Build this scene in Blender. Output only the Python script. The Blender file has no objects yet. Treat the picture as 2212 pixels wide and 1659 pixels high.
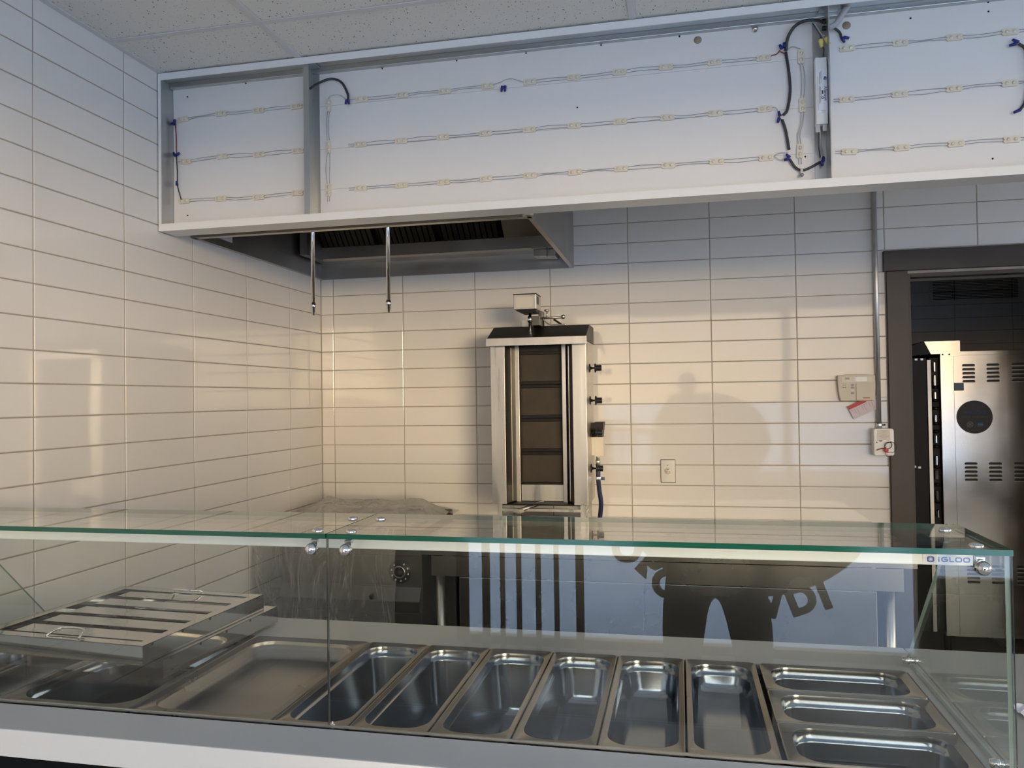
import bpy, math, random
from mathutils import Vector, Matrix
random.seed(7)
PI = math.pi
sc = bpy.context.scene
C = sc.collection

# ---------------------------------------------------------------- camera
cam_d = bpy.data.cameras.new('camera')
cam_d.sensor_width = 36.0
cam_d.lens = 27.4948
cam_d.clip_start = 0.02
cam_d.clip_end = 400
cam = bpy.data.objects.new('camera', cam_d)
C.objects.link(cam)
CAM = Vector((1.96073, -4.06539, 1.48225))
_r = Vector((0.9777307, 0.2093835, -0.0141886))
_u = Vector((0.0178028, -0.0153864, 0.9997231))
_f = Vector((-0.2091072, 0.9777125, 0.0187713))
cam.matrix_world = Matrix(((_r.x, _u.x, -_f.x, CAM.x), (_r.y, _u.y, -_f.y, CAM.y), (_r.z, _u.z, -_f.z, CAM.z), (0, 0, 0, 1)))
sc.camera = cam

# ---------------------------------------------------------------- view, sky, light
sc.view_settings.view_transform = 'Standard'
sc.view_settings.look = 'None'
sc.view_settings.gamma = 1.0
sc.view_settings.use_curve_mapping = False
sc.view_settings.exposure = 0.36
sc.cycles.use_denoising = True
sc.cycles.max_bounces = 10
sc.cycles.diffuse_bounces = 5
sc.cycles.glossy_bounces = 6
sc.cycles.transparent_max_bounces = 24
sc.cycles.sample_clamp_indirect = 8.0

world = bpy.data.worlds.new('world')
sc.world = world
world.use_nodes = True
wn = world.node_tree.nodes
wl = world.node_tree.links
wn.clear()
wo = wn.new('ShaderNodeOutputWorld')
wb = wn.new('ShaderNodeBackground')
wt = wn.new('ShaderNodeTexCoord')
ws = wn.new('ShaderNodeSeparateXYZ')
wr = wn.new('ShaderNodeValToRGB')
wl.new(wt.outputs['Generated'], ws.inputs[0])
wl.new(ws.outputs['Z'], wr.inputs[0])
wl.new(wr.outputs[0], wb.inputs[0])
wl.new(wb.outputs[0], wo.inputs[0])
wb.inputs[1].default_value = 5.0
# late-day sky: warm band along the horizon, blue above
cr = wr.color_ramp
cr.elements[0].position = 0.0
cr.elements[0].color = (0.78, 0.54, 0.31, 1)
cr.elements[1].position = 1.0
cr.elements[1].color = (0.50, 0.66, 0.95, 1)
for p_, c_ in ((0.10, (0.80, 0.59, 0.38, 1)), (0.24, (0.76, 0.69, 0.60, 1)), (0.45, (0.70, 0.78, 0.92, 1))):
    e_ = cr.elements.new(p_)
    e_.color = c_
# low hazy sun in front of the shop, seen through the storefront glass
sun_d = bpy.data.lights.new('sun', 'SUN')
sun_d.energy = 2.7
sun_d.color = (1.0, 0.74, 0.45)
sun_d.angle = math.radians(16.0)
sun = bpy.data.objects.new('sun', sun_d)
C.objects.link(sun)
sun.rotation_euler = Vector((-0.56, 1.0, -0.02)).to_track_quat('-Z', 'Y').to_euler()
sun.location = (1, -9, 3)

# ---------------------------------------------------------------- helpers
WL = {}   # world location of empties and objects that carry parts

class MB:
    """collects faces of one mesh"""
    def __init__(s):
        s.v = []; s.f = []; s.m = []; s.sm = []
    def add(s, vs, fs, m=0, sm=False):
        o = len(s.v)
        s.v += [tuple(v) for v in vs]
        for f in fs:
            s.f.append(tuple(i + o for i in f)); s.m.append(m); s.sm.append(sm)
        return s
    def box(s, x0, x1, y0, y1, z0, z1, m=0):
        vs = [(x, y, z) for z in (z0, z1) for y in (y0, y1) for x in (x0, x1)]
        return s.add(vs, [(0, 2, 3, 1), (4, 5, 7, 6), (0, 1, 5, 4), (2, 6, 7, 3), (0, 4, 6, 2), (1, 3, 7, 5)], m)
    def prism(s, poly, axis, a, b, m=0):
        """poly: list of 2d points in the plane across the axis; axis 0/1/2"""
        n = len(poly)
        def pt(p, t):
            return (t, p[0], p[1]) if axis == 0 else (p[0], t, p[1]) if axis == 1 else (p[0], p[1], t)
        vs = [pt(p, a) for p in poly] + [pt(p, b) for p in poly]
        fs = [tuple(range(n - 1, -1, -1)), tuple(range(n, 2 * n))]
        fs += [(i, (i + 1) % n, n + (i + 1) % n, n + i) for i in range(n)]
        return s.add(vs, fs, m)
    def tube(s, path, r, seg=8, m=0, cap=True):
        path = [Vector(p) for p in path]
        rs = r if isinstance(r, (list, tuple)) else [r] * len(path)
        vs = []; prev = None
        for i, p in enumerate(path):
            t = (path[min(i + 1, len(path) - 1)] - path[max(i - 1, 0)]).normalized()
            if prev is None:
                a = Vector((0, 0, 1)) if abs(t.z) < .9 else Vector((1, 0, 0))
                n = (a - t * a.dot(t)).normalized()
            else:
                n = (prev - t * prev.dot(t)).normalized()
            prev = n; b = t.cross(n)
            for k in range(seg):
                an = 2 * PI * k / seg
                vs.append(p + (n * math.cos(an) + b * math.sin(an)) * rs[i])
        fs = []
        for i in range(len(path) - 1):
            for k in range(seg):
                a, b_ = i * seg + k, i * seg + (k + 1) % seg
                fs.append((a, b_, b_ + seg, a + seg))
        s.add(vs, fs, m, True)
        if cap:
            o = len(s.v) - len(vs)
            s.f.append(tuple(o + k for k in range(seg - 1, -1, -1))); s.m.append(m); s.sm.append(False)
            o2 = o + (len(path) - 1) * seg
            s.f.append(tuple(o2 + k for k in range(seg))); s.m.append(m); s.sm.append(False)
        return s
    def lathe(s, prof, c, axis=(0, 0, 1), seg=20, m=0, sm=True):
        """prof: (radius, height) pairs along the axis from c"""
        ax = Vector(axis).normalized()
        a = Vector((1, 0, 0)) if abs(ax.x) < .9 else Vector((0, 1, 0))
        n = (a - ax * a.dot(ax)).normalized(); b = ax.cross(n); c = Vector(c)
        vs = []
        for r, h in prof:
            for k in range(seg):
                an = 2 * PI * k / seg
                vs.append(c + ax * h + (n * math.cos(an) + b * math.sin(an)) * max(r, 1e-5))
        fs = []
        for i in range(len(prof) - 1):
            for k in range(seg):
                p, q = i * seg + k, i * seg + (k + 1) % seg
                fs.append((p, q, q + seg, p + seg))
        return s.add(vs, fs, m, sm)
    def sphere(s, c, r, axis=(0, 0, 1), seg=16, m=0, lo=-90, hi=90, rings=10):
        prof = []
        for i in range(rings + 1):
            t = math.radians(lo + (hi - lo) * i / rings)
            prof.append((r * math.cos(t), r * math.sin(t)))
        return s.lathe(prof, c, axis, seg, m)
    def rbox(s, cx, cz, w, h, r, y0, y1, m=0, seg=4):
        """rounded rectangle in xz, extruded in y (y0 front)"""
        return s.prism(rrect(cx, cz, w, h, r, seg), 1, y0, y1, m)
    def build(s, name, mat, parent=None, bevel=0.0, bseg=2, local=False):
        me = bpy.data.meshes.new(name)
        vs = s.v
        if parent is not None and not local:
            off = WL[parent]
            vs = [(x - off.x, y - off.y, z - off.z) for x, y, z in vs]
            loc = None
        elif parent is None and not local:
            xs = [v[0] for v in vs]; ys = [v[1] for v in vs]; zs = [v[2] for v in vs]
            off = Vector(((min(xs) + max(xs)) / 2, (min(ys) + max(ys)) / 2, min(zs)))
            vs = [(x - off.x, y - off.y, z - off.z) for x, y, z in vs]
            loc = off
        else:
            loc = None
        me.from_pydata(vs, [], s.f)
        mats = mat if isinstance(mat, (list, tuple)) else [mat]
        for mm in mats:
            me.materials.append(mm)
        me.polygons.foreach_set('material_index', s.m)
        me.polygons.foreach_set('use_smooth', s.sm)
        me.validate(); me.update()
        o = bpy.data.objects.new(name, me)
        C.objects.link(o)
        if parent is not None:
            o.parent = parent
            WL[o] = Vector(WL.get(parent, Vector((0, 0, 0))))
        elif loc is not None:
            o.location = loc; WL[o] = Vector(loc)
        else:
            WL[o] = Vector((0, 0, 0))
        if bevel:
            b = o.modifiers.new('bevel', 'BEVEL')
            b.width = bevel; b.segments = bseg; b.limit_method = 'ANGLE'; b.angle_limit = math.radians(40)
            b.harden_normals = False
        return o

def rrect(cx, cz, w, h, r, seg=4):
    pts = []
    for sx, sz, a0 in ((1, -1, -90), (1, 1, 0), (-1, 1, 90), (-1, -1, 180)):
        for i in range(seg + 1):
            a = math.radians(a0 + 90 * i / seg)
            pts.append((cx + sx * (w / 2 - r) + r * math.cos(a), cz + sz * (h / 2 - r) + r * math.sin(a)))
    return pts

def tag(o, label, cat, group=None, kind=None):
    if label: o['label'] = label
    if cat: o['category'] = cat
    if group: o['group'] = group
    if kind: o['kind'] = kind
    return o

def thing(name, label, cat, loc, group=None, rot=0.0):
    o = bpy.data.objects.new(name, None)
    C.objects.link(o)
    o.location = loc
    o.rotation_euler = (0, 0, rot)
    o.empty_display_size = .05
    WL[o] = Vector(loc)
    return tag(o, label, cat, group)

def struct(o, label=None, cat=None):
    o['kind'] = 'structure'
    if label: o['label'] = label
    if cat: o['category'] = cat
    return o

def copy_tree(o, parent=None):
    c = o.copy(); C.objects.link(c); c.parent = parent
    WL[c] = Vector(WL.get(o, Vector((0, 0, 0))))
    for ch in list(o.children):
        copy_tree(ch, c)
    return c

def smooth_path(pts, n=6):
    """Catmull-Rom through points"""
    P = [Vector(p) for p in pts]; P = [P[0] * 2 - P[1]] + P + [P[-1] * 2 - P[-2]]
    out = []
    for i in range(1, len(P) - 2):
        for k in range(n):
            t = k / n
            out.append(.5 * ((2 * P[i]) + (-P[i - 1] + P[i + 1]) * t + (2 * P[i - 1] - 5 * P[i] + 4 * P[i + 1] - P[i + 2]) * t * t + (-P[i - 1] + 3 * P[i] - 3 * P[i + 1] + P[i + 2]) * t ** 3))
    out.append(P[-2])
    return out

def text_mesh(txt, size, align='CENTER', bold=0.0, extrude=0.0):
    cu = bpy.data.curves.new('text', 'FONT')
    cu.body = txt; cu.size = size; cu.align_x = align; cu.align_y = 'CENTER'; cu.offset = bold; cu.extrude = extrude
    ob = bpy.data.objects.new('text', cu); C.objects.link(ob)
    dg = bpy.context.evaluated_depsgraph_get()
    me = bpy.data.meshes.new_from_object(ob.evaluated_get(dg))
    bpy.data.objects.remove(ob); bpy.data.curves.remove(cu)
    vs = [tuple(v.co) for v in me.vertices]; fs = [tuple(p.vertices) for p in me.polygons]
    bpy.data.meshes.remove(me)
    return vs, fs

def put_text(mb, txt, size, o, ex, ez, m=0, align='CENTER', bold=0.0, extrude=0.0):
    """text in the plane spanned by ex (reading direction) and ez (up), origin o"""
    vs, fs = text_mesh(txt, size, align, bold, extrude)
    o = Vector(o); ex = Vector(ex); ez = Vector(ez); en = ex.cross(ez)
    mb.add([o + ex * v[0] + ez * v[1] + en * v[2] for v in vs], fs, m)

# ---------------------------------------------------------------- materials
def _mat(name):
    m = bpy.data.materials.new(name); m.use_nodes = True
    nt = m.node_tree
    return m, nt, nt.nodes['Principled BSDF']

def pbr(name, col, rough=.5, metal=0.0, bump=0.0, bscale=60.0, var=0.0, vscale=8.0, rvar=0.0, stretch=None, spec=None, coat=0.0, bdist=.002):
    m, nt, b = _mat(name)
    b.inputs['Base Color'].default_value = (*col, 1)
    b.inputs['Roughness'].default_value = rough
    b.inputs['Metallic'].default_value = metal
    if spec is not None: b.inputs['Specular IOR Level'].default_value = spec
    if coat: b.inputs['Coat Weight'].default_value = coat; b.inputs['Coat Roughness'].default_value = .05
    tc = nt.nodes.new('ShaderNodeTexCoord'); mp = nt.nodes.new('ShaderNodeMapping')
    nt.links.new(tc.outputs['Object'], mp.inputs[0])
    if stretch: mp.inputs['Scale'].default_value = stretch
    if var:
        n = nt.nodes.new('ShaderNodeTexNoise'); n.inputs['Scale'].default_value = vscale; n.inputs['Detail'].default_value = 5
        nt.links.new(mp.outputs[0], n.inputs['Vector'])
        r = nt.nodes.new('ShaderNodeValToRGB')
        r.color_ramp.elements[0].position = .3; r.color_ramp.elements[1].position = .7
        r.color_ramp.elements[0].color = (*[max(0, c * (1 - var)) for c in col], 1)
        r.color_ramp.elements[1].color = (*[min(1, c * (1 + var)) for c in col], 1)
        nt.links.new(n.outputs['Fac'], r.inputs[0]); nt.links.new(r.outputs[0], b.inputs['Base Color'])
    if rvar:
        n = nt.nodes.new('ShaderNodeTexNoise'); n.inputs['Scale'].default_value = bscale; n.inputs['Detail'].default_value = 4
        nt.links.new(mp.outputs[0], n.inputs['Vector'])
        mr = nt.nodes.new('ShaderNodeMapRange')
        mr.inputs[1].default_value = .3; mr.inputs[2].default_value = .7
        mr.inputs[3].default_value = max(.02, rough - rvar); mr.inputs[4].default_value = rough + rvar
        nt.links.new(n.outputs['Fac'], mr.inputs[0]); nt.links.new(mr.outputs[0], b.inputs['Roughness'])
    if bump:
        n = nt.nodes.new('ShaderNodeTexNoise'); n.inputs['Scale'].default_value = bscale; n.inputs['Detail'].default_value = 4
        nt.links.new(mp.outputs[0], n.inputs['Vector'])
        bp = nt.nodes.new('ShaderNodeBump'); bp.inputs['Strength'].default_value = bump; bp.inputs['Distance'].default_value = bdist
        nt.links.new(n.outputs['Fac'], bp.inputs['Height']); nt.links.new(bp.outputs[0], b.inputs['Normal'])
    return m

def thin_glass(name, tint, f0=.04):
    """clear pane: see-through with an angle-dependent mirror reflection"""
    m = bpy.data.materials.new(name); m.use_nodes = True
    nt = m.node_tree; nt.nodes.clear()
    out = nt.nodes.new('ShaderNodeOutputMaterial')
    mix = nt.nodes.new('ShaderNodeMixShader'); tr = nt.nodes.new('ShaderNodeBsdfTransparent'); gl = nt.nodes.new('ShaderNodeBsdfGlossy')
    tr.inputs[0].default_value = (*tint, 1); gl.inputs['Roughness'].default_value = 0.0
    gl.inputs[0].default_value = (1, 1, 1, 1)
    g = nt.nodes.new('ShaderNodeNewGeometry'); d = nt.nodes.new('ShaderNodeVectorMath'); d.operation = 'DOT_PRODUCT'
    nt.links.new(g.outputs['Normal'], d.inputs[0]); nt.links.new(g.outputs['Incoming'], d.inputs[1])
    ab = nt.nodes.new('ShaderNodeMath'); ab.operation = 'ABSOLUTE'; nt.links.new(d.outputs['Value'], ab.inputs[0])
    om = nt.nodes.new('ShaderNodeMath'); om.operation = 'SUBTRACT'; om.inputs[0].default_value = 1; nt.links.new(ab.outputs[0], om.inputs[1])
    pw = nt.nodes.new('ShaderNodeMath'); pw.operation = 'POWER'; pw.inputs[1].default_value = 5; nt.links.new(om.outputs[0], pw.inputs[0])
    ml = nt.nodes.new('ShaderNodeMath'); ml.operation = 'MULTIPLY_ADD'; ml.inputs[1].default_value = 1 - f0; ml.inputs[2].default_value = f0
    nt.links.new(pw.outputs[0], ml.inputs[0])
    nt.links.new(ml.outputs[0], mix.inputs[0]); nt.links.new(tr.outputs[0], mix.inputs[1]); nt.links.new(gl.outputs[0], mix.inputs[2])
    nt.links.new(mix.outputs[0], out.inputs[0])
    return m

M = {}
M['tile'] = pbr('glazed_wall_tile', (.72, .70, .67), .05, bump=.05, bscale=6, bdist=.004, spec=.5)
M['grout'] = pbr('grout', (.36, .32, .27), .9, var=.1, vscale=30)
M['floor'] = pbr('floor_tile', (.36, .31, .25), .35, var=.15, vscale=6)
M['paint'] = pbr('wall_paint', (.62, .60, .56), .6)
M['dark_paint'] = pbr('dark_brown_casing', (.036, .027, .022), .45, var=.12, vscale=5)
M['jamb'] = pbr('door_jamb_paint', (.05, .04, .033), .5)
M['grid'] = pbr('ceiling_grid_white', (.66, .67, .68), .45)
M['gap'] = pbr('plenum_dark', (.03, .03, .03), .9)
M['alu_dark'] = pbr('storefront_frame', (.03, .03, .032), .4, metal=.3)
M['asphalt'] = pbr('pavement', (.52, .585, .68), .85, var=.15, vscale=.6)  # blue cast of open shade is put into the pavement colour
M['steel'] = pbr('brushed_steel', (.58, .55, .50), .37, 1.0, rvar=.12, bscale=5, stretch=(6, 6, .35), var=.05, vscale=3)
M['steel_h'] = pbr('brushed_steel_grain_across', (.56, .55, .54), .27, 1.0, rvar=.05, bscale=3, var=.05, vscale=4)
M['oven_steel'] = pbr('oven_side_steel', (.54, .51, .46), .17, 1.0, rvar=.05, bscale=3, var=.05, vscale=4, bump=.05, bdist=.01)
M['pan'] = pbr('pan_steel', (.27, .29, .32), .17, 1.0, rvar=.03, bscale=4)
M['pan_worn'] = pbr('worn_pan_steel', (.33, .31, .285), .30, 1.0, rvar=.04, bscale=5, var=.03, vscale=6)
M['mirror'] = pbr('polished_steel', (.58, .58, .58), .06, 1.0, rvar=.03, bscale=9)
M['chrome'] = pbr('chrome', (.80, .80, .82), .03, 1.0)
M['hood'] = pbr('hood_steel', (.42, .40, .37), .36, 1.0, rvar=.06, bscale=4)
M['galv'] = pbr('galvanised', (.50, .51, .51), .35, .9, var=.1, vscale=20)
M['alu'] = pbr('mill_aluminium', (.50, .51, .51), .36, .95, rvar=.05, bscale=5)
M['white'] = pbr('white_enamel', (.80, .80, .79), .35)
M['panel'] = pbr('white_sign_panel', (.80, .775, .745), .38)
M['cream'] = pbr('cream_plastic', (.74, .66, .52), .4)
M['lens'] = pbr('clear_lens', (.72, .68, .58), .12, spec=.8)
M['wire_grey'] = pbr('grey_wire', (.42, .42, .42), .4)
M['wire_black'] = pbr('black_cable', (.035, .037, .04), .45)
M['wire_red'] = pbr('red_wire', (.25, .03, .02), .45)
M['nut_blue'] = pbr('blue_wire_nut', (.015, .02, .19), .4)
M['nut_yellow'] = pbr('yellow_wire_nut', (.72, .60, .18), .45)
M['black'] = pbr('black_plastic', (.009, .009, .009), .38, spec=.35)
M['black_metal'] = pbr('blackened_steel', (.011, .010, .009), .45, spec=.25)
M['soot'] = pbr('sooty_steel', (.045, .036, .026), .55, .3, var=.35, vscale=9)
M['mesh'] = pbr('burner_mesh', (.052, .041, .028), .65, .2, bump=.2, bscale=300, var=.25, vscale=7)
M['hose'] = pbr('blue_gas_hose', (.012, .014, .06), .3)
M['keypad'] = pbr('beige_keypad', (.60, .55, .45), .5)
M['keypad_light'] = pbr('pale_keypad_trim', (.68, .62, .52), .45)
M['print_dark'] = pbr('dark_print', (.05, .05, .05), .6)
M['print_grey'] = pbr('grey_print', (.33, .32, .32), .6)
M['print_blue'] = pbr('blue_print', (.05, .10, .42), .5)
M['print_blue2'] = pbr('deep_blue_print', (.03, .10, .26), .5)
M['print_red'] = pbr('red_print', (.48, .06, .06), .6)
M['print_pink'] = pbr('pink_print', (.55, .28, .32), .6)
M['tag'] = pbr('tag_card', (.62, .55, .58), .7)
M['paper'] = pbr('white_paper', (.82, .83, .88), .8)
M['laminate'] = pbr('white_laminate', (.82, .83, .85), .35)
M['rim_grey'] = pbr('grey_counter_face', (.42, .46, .51), .34)
M['deck'] = pbr('grey_white_deck', (.42, .43, .42), .34)
M['well'] = pbr('well_liner', (.25, .25, .26), .5, .6)
M['front_dark'] = pbr('dark_counter_front', (.008, .010, .012), .7, spec=.08)
M['counter_rear'] = pbr('counter_rear_panel', (.10, .10, .10), .5)
M['dark_steel'] = pbr('dark_shaded_steel', (.13, .125, .115), .42, .9, var=.12, vscale=6)  # on the range, shade behind the counter is put into this colour
M['strip'] = pbr('white_light_strip', (.86, .87, .85), .35)
M['glass'] = thin_glass('clear_glass', (.955, .975, .968))
M['window_glass'] = thin_glass('window_glass', (.95, .965, .96))
M['glass_edge_pale'] = pbr('pale_glass_edge', (.20, .26, .25), .15, spec=.8)
M['glass_edge_grey'] = pbr('grey_glass_edge', (.10, .115, .12), .12, spec=.9)
M['glass_edge'] = pbr('green_glass_edge', (.009, .095, .064), .12, spec=.7)
M['brown_speck'] = pbr('plug_brown', (.30, .24, .17), .5)
M['cloth_dark'] = pbr('dark_trousers', (.018, .02, .026), .85, bump=.2, bscale=80)
M['cloth_top'] = pbr('charcoal_jacket', (.03, .03, .033), .8, bump=.2, bscale=80)
M['skin'] = pbr('skin', (.55, .36, .27), .5)
M['hair'] = pbr('dark_hair', (.02, .015, .012), .6)
M['sill_shade'] = pbr('wall_paint_in_shade', (.035, .03, .025), .5)  # backlit shade below the sill, put into the wall colour
M['decal'] = pbr('window_decal', (.10, .08, .06), .6)
M['sticker'] = pbr('black_sticker', (.006, .006, .008), .45)
def acoustic():
    m, nt, b = _mat('acoustic_tile')
    b.inputs['Roughness'].default_value = .9
    tc = nt.nodes.new('ShaderNodeTexCoord')
    nz = nt.nodes.new('ShaderNodeTexNoise'); nz.inputs['Scale'].default_value = 60
    nt.links.new(tc.outputs['Object'], nz.inputs['Vector'])
    mx = nt.nodes.new('ShaderNodeMix'); mx.data_type = 'VECTOR'; mx.inputs['Factor'].default_value = .012
    nt.links.new(tc.outputs['Object'], mx.inputs['A']); nt.links.new(nz.outputs['Color'], mx.inputs['B'])
    mp = nt.nodes.new('ShaderNodeMapping'); mp.inputs['Scale'].default_value = (1, .45, 1); mp.inputs['Rotation'].default_value = (0, 0, .6)
    nt.links.new(mx.outputs['Result'], mp.inputs[0])
    cols = []
    for s, t in ((95, .17), (190, .16)):
        v = nt.nodes.new('ShaderNodeTexVoronoi'); v.inputs['Scale'].default_value = s
        nt.links.new(mp.outputs[0], v.inputs['Vector'])
        # only some of the cells carry a pit
        sx = nt.nodes.new('ShaderNodeSeparateColor'); nt.links.new(v.outputs['Color'], sx.inputs[0])
        g = nt.nodes.new('ShaderNodeMath'); g.operation = 'GREATER_THAN'; g.inputs[1].default_value = .52; nt.links.new(sx.outputs[0], g.inputs[0])
        l = nt.nodes.new('ShaderNodeMath'); l.operation = 'LESS_THAN'; l.inputs[1].default_value = t; nt.links.new(v.outputs['Distance'], l.inputs[0])
        a = nt.nodes.new('ShaderNodeMath'); a.operation = 'MULTIPLY'; nt.links.new(g.outputs[0], a.inputs[0]); nt.links.new(l.outputs[0], a.inputs[1])
        cols.append(a)
    mxx = nt.nodes.new('ShaderNodeMath'); mxx.operation = 'MAXIMUM'
    nt.links.new(cols[0].outputs[0], mxx.inputs[0]); nt.links.new(cols[1].outputs[0], mxx.inputs[1])
    c = nt.nodes.new('ShaderNodeMix'); c.data_type = 'RGBA'
    c.inputs['A'].default_value = (.78, .78, .75, 1); c.inputs['B'].default_value = (.16, .16, .155, 1)
    nt.links.new(mxx.outputs[0], c.inputs['Factor']); nt.links.new(c.outputs['Result'], b.inputs['Base Color'])
    bp = nt.nodes.new('ShaderNodeBump'); bp.inputs['Strength'].default_value = .4; bp.inputs['Distance'].default_value = .002; bp.invert = True
    nt.links.new(mxx.outputs[0], bp.inputs['Height']); nt.links.new(bp.outputs[0], b.inputs['Normal'])
    return m
M['acoustic'] = acoustic()

# ================================================================= THE SETTING
XR, YF, YB2, ZC = 8.0, -5.6, 2.70, 2.765   # right wall, storefront, rear room wall, ceiling
W, H, ZL, BX, LY = .4096, .10405, 1.55, .0749, .3618   # tile pitch, row height, a joint height, first joints

floor = struct(MB().box(-.15, XR + .15, YF - .1, YB2 + .1, -.06, 0).build('floor', M['floor']), 'dark grey floor of the shop', 'floor')

# back wall with the doorway
DX0, DX1, DZ = 3.04, 3.96, 2.057
b = MB()
b.box(-.15, DX0, .002, .15, 0, 2.9); b.box(DX1, XR, .002, .15, 0, 2.9); b.box(DX0, DX1, .002, .15, DZ, 2.9)
wall_back = struct(b.build('wall_back', M['grout']), 'back wall of long white glazed tiles in straight stacked rows', 'wall')
wall_left = struct(MB().box(-.15, -.002, YF, .15, 0, 2.9).build('wall_left', M['grout']), 'left wall of long white glazed tiles in straight stacked rows', 'wall')
wr_ = MB(); wr_.box(XR, XR + .15, YF, -5.45, 0, 2.9); wr_.box(XR, XR + .15, -.5, .15, 0, 2.9); wr_.box(XR, XR + .15, -5.45, -.5, 0, .47); wr_.box(XR, XR + .15, -5.45, -.5, 2.52, 2.9)
wall_right = struct(wr_.build('wall_right', M['paint']), 'plain painted wall on the right side with a wide window', 'wall')

_tiles = {}
def tile_mesh(w, h):
    k = (round(w, 4), round(h, 4))
    if k not in _tiles:
        # local frame: x along the wall, z up, face towards -y at y=0
        be, dp, th = .0022, .0011, .007
        x, z = w / 2, h / 2
        vs = [(-x + be, 0, -z + be), (x - be, 0, -z + be), (x - be, 0, z - be), (-x + be, 0, z - be),
              (-x, dp, -z), (x, dp, -z), (x, dp, z), (-x, dp, z), (-x, th, -z), (x, th, -z), (x, th, z), (-x, th, z)]
        fs = [(0, 1, 2, 3), (4, 5, 1, 0), (5, 6, 2, 1), (6, 7, 3, 2), (7, 4, 0, 3), (8, 9, 5, 4), (9, 10, 6, 5), (10, 11, 7, 6), (11, 8, 4, 7)]
        me = bpy.data.meshes.new('tile'); me.from_pydata(vs, [], fs); me.materials.append(M['tile']); me.update()
        _tiles[k] = (me, vs, fs)
    return _tiles[k]

def tile_run(parent, spans, rows, place, single, J=.0042):
    rest = MB()
    for (a, c) in spans:
        for (z0, z1) in rows:
            if z1 - z0 < .02 or c - a < .012: continue
            w, h = (c - a) - J, (z1 - z0) - J
            me, vs, fs = tile_mesh(w, h)
            ac, zc = (a + c) / 2, (z0 + z1) / 2
            st = single(a, c, z0, z1)
            if st is None: continue
            mat = place(ac, zc)
            if st:
                o = bpy.data.objects.new('tile', me); C.objects.link(o); o.parent = parent
                jit = Matrix.Rotation(random.gauss(0, .0016), 4, 'X') @ Matrix.Rotation(random.gauss(0, .0010), 4, 'Z')
                o.matrix_local = Matrix.Translation(-WL[parent]) @ mat @ jit
            else:
                rest.add([mat @ Vector(v) for v in vs], fs)
    if rest.v:
        r = rest.build('tile_field', M['tile'], parent); r['kind'] = 'stuff'

rows = [(max(0, ZL + k * H), min(2.9, ZL + (k + 1) * H)) for k in range(-15, 13)]
xs = [0] + [BX + W * i for i in range(0, 22) if BX + W * i < XR] + [XR]
spans_b = list(zip(xs[:-1], xs[1:]))
# split the spans at the door so tiles end at the casing
def clip_spans(spans, lo, hi):
    out = []
    for a, c in spans:
        a2, c2 = max(a, lo), min(c, hi)
        if c2 - a2 > .012: out.append((a2, c2))
    return out
def place_b(a, z): return Matrix.Translation((a, 0, z))
top_k = 2.157
lower = [r for r in rows if r[1] < top_k + .02]; upper = [r for r in rows if r[0] > top_k - .03]
def single_low(a, c, z0, z1):
    return z0 > .70
tile_run(wall_back, clip_spans(spans_b, 0, 2.945), lower, place_b, single_low)
tile_run(wall_back, clip_spans(spans_b, 4.05, XR), lower, place_b, lambda *k: False)
tile_run(wall_back, spans_b, upper, place_b, lambda a, c, z0, z1: (c > 1.40 and c < 4.2 and z0 < 2.5))
ys = [0] + [LY + W * i for i in range(0, 13)] + [-YF]
spans_l = list(zip(ys[:-1], ys[1:]))
def place_l(a, z): return Matrix.Translation((0, -a, z)) @ Matrix.Rotation(PI / 2, 4, 'Z')
tile_run(wall_left, spans_l, rows, place_l, lambda a, c, z0, z1: (a < 2.5 and z0 > .45 and z0 < 2.78 and not (a < 1.1 and z0 > 2.2)))

# ceiling: lay-in acoustic tiles on a white grid
ceil_bg = MB().box(-.1, XR + .1, YF - .1, .1, 2.80, 2.93).build('ceiling', M['gap'])
struct(ceil_bg, 'suspended ceiling of pitted grey-white acoustic tiles in a white grid', 'ceiling')
gx = [0, .593] + [.593 + 1.235 * i for i in range(1, 7) if .593 + 1.235 * i < XR - .1] + [XR]
gy = [0, -.455, -1.065, -1.675, -2.285, -2.895, -3.505, -4.115, -4.725, -5.335, YF]
_ct = {}
for i in range(len(gx) - 1):
    for j in range(len(gy) - 1):
        if gx[i + 1] - gx[i] < .02: continue
        w, d = gx[i + 1] - gx[i] - .006, gy[j] - gy[j + 1] - .006
        k = (round(w, 3), round(d, 3))
        if k not in _ct:
            mb = MB().box(-w / 2, w / 2, -d / 2, d / 2, 0, .015)
            me = bpy.data.meshes.new('ceiling_tile'); me.from_pydata(mb.v, [], mb.f); me.materials.append(M['acoustic']); me.update(); _ct[k] = me
        o = bpy.data.objects.new('ceiling_tile', _ct[k]); C.objects.link(o); o.parent = ceil_bg
        o.location = Vector(((gx[i] + gx[i + 1]) / 2, (gy[j] + gy[j + 1]) / 2, ZC + .003)) - WL[ceil_bg]
for x in gx[1:-1]:
    MB().box(x - .012, x + .012, YF, 0, ZC - .001, ZC + .002).box(x - .002, x + .002, YF, 0, ZC + .002, ZC + .03).build('grid_bar', M['grid'], ceil_bg)
for y in gy[1:-1]:
    MB().box(0, XR, y - .012, y + .012, ZC - .0005, ZC + .0018).box(0, XR, y - .002, y + .002, ZC + .0018, ZC + .03).build('grid_bar', M['grid'], ceil_bg)
MB().box(0, .022, YF, 0, ZC - .001, ZC + .002).box(0, .002, YF, 0, ZC + .002, ZC + .03).build('wall_angle', M['grid'], ceil_bg)

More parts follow.
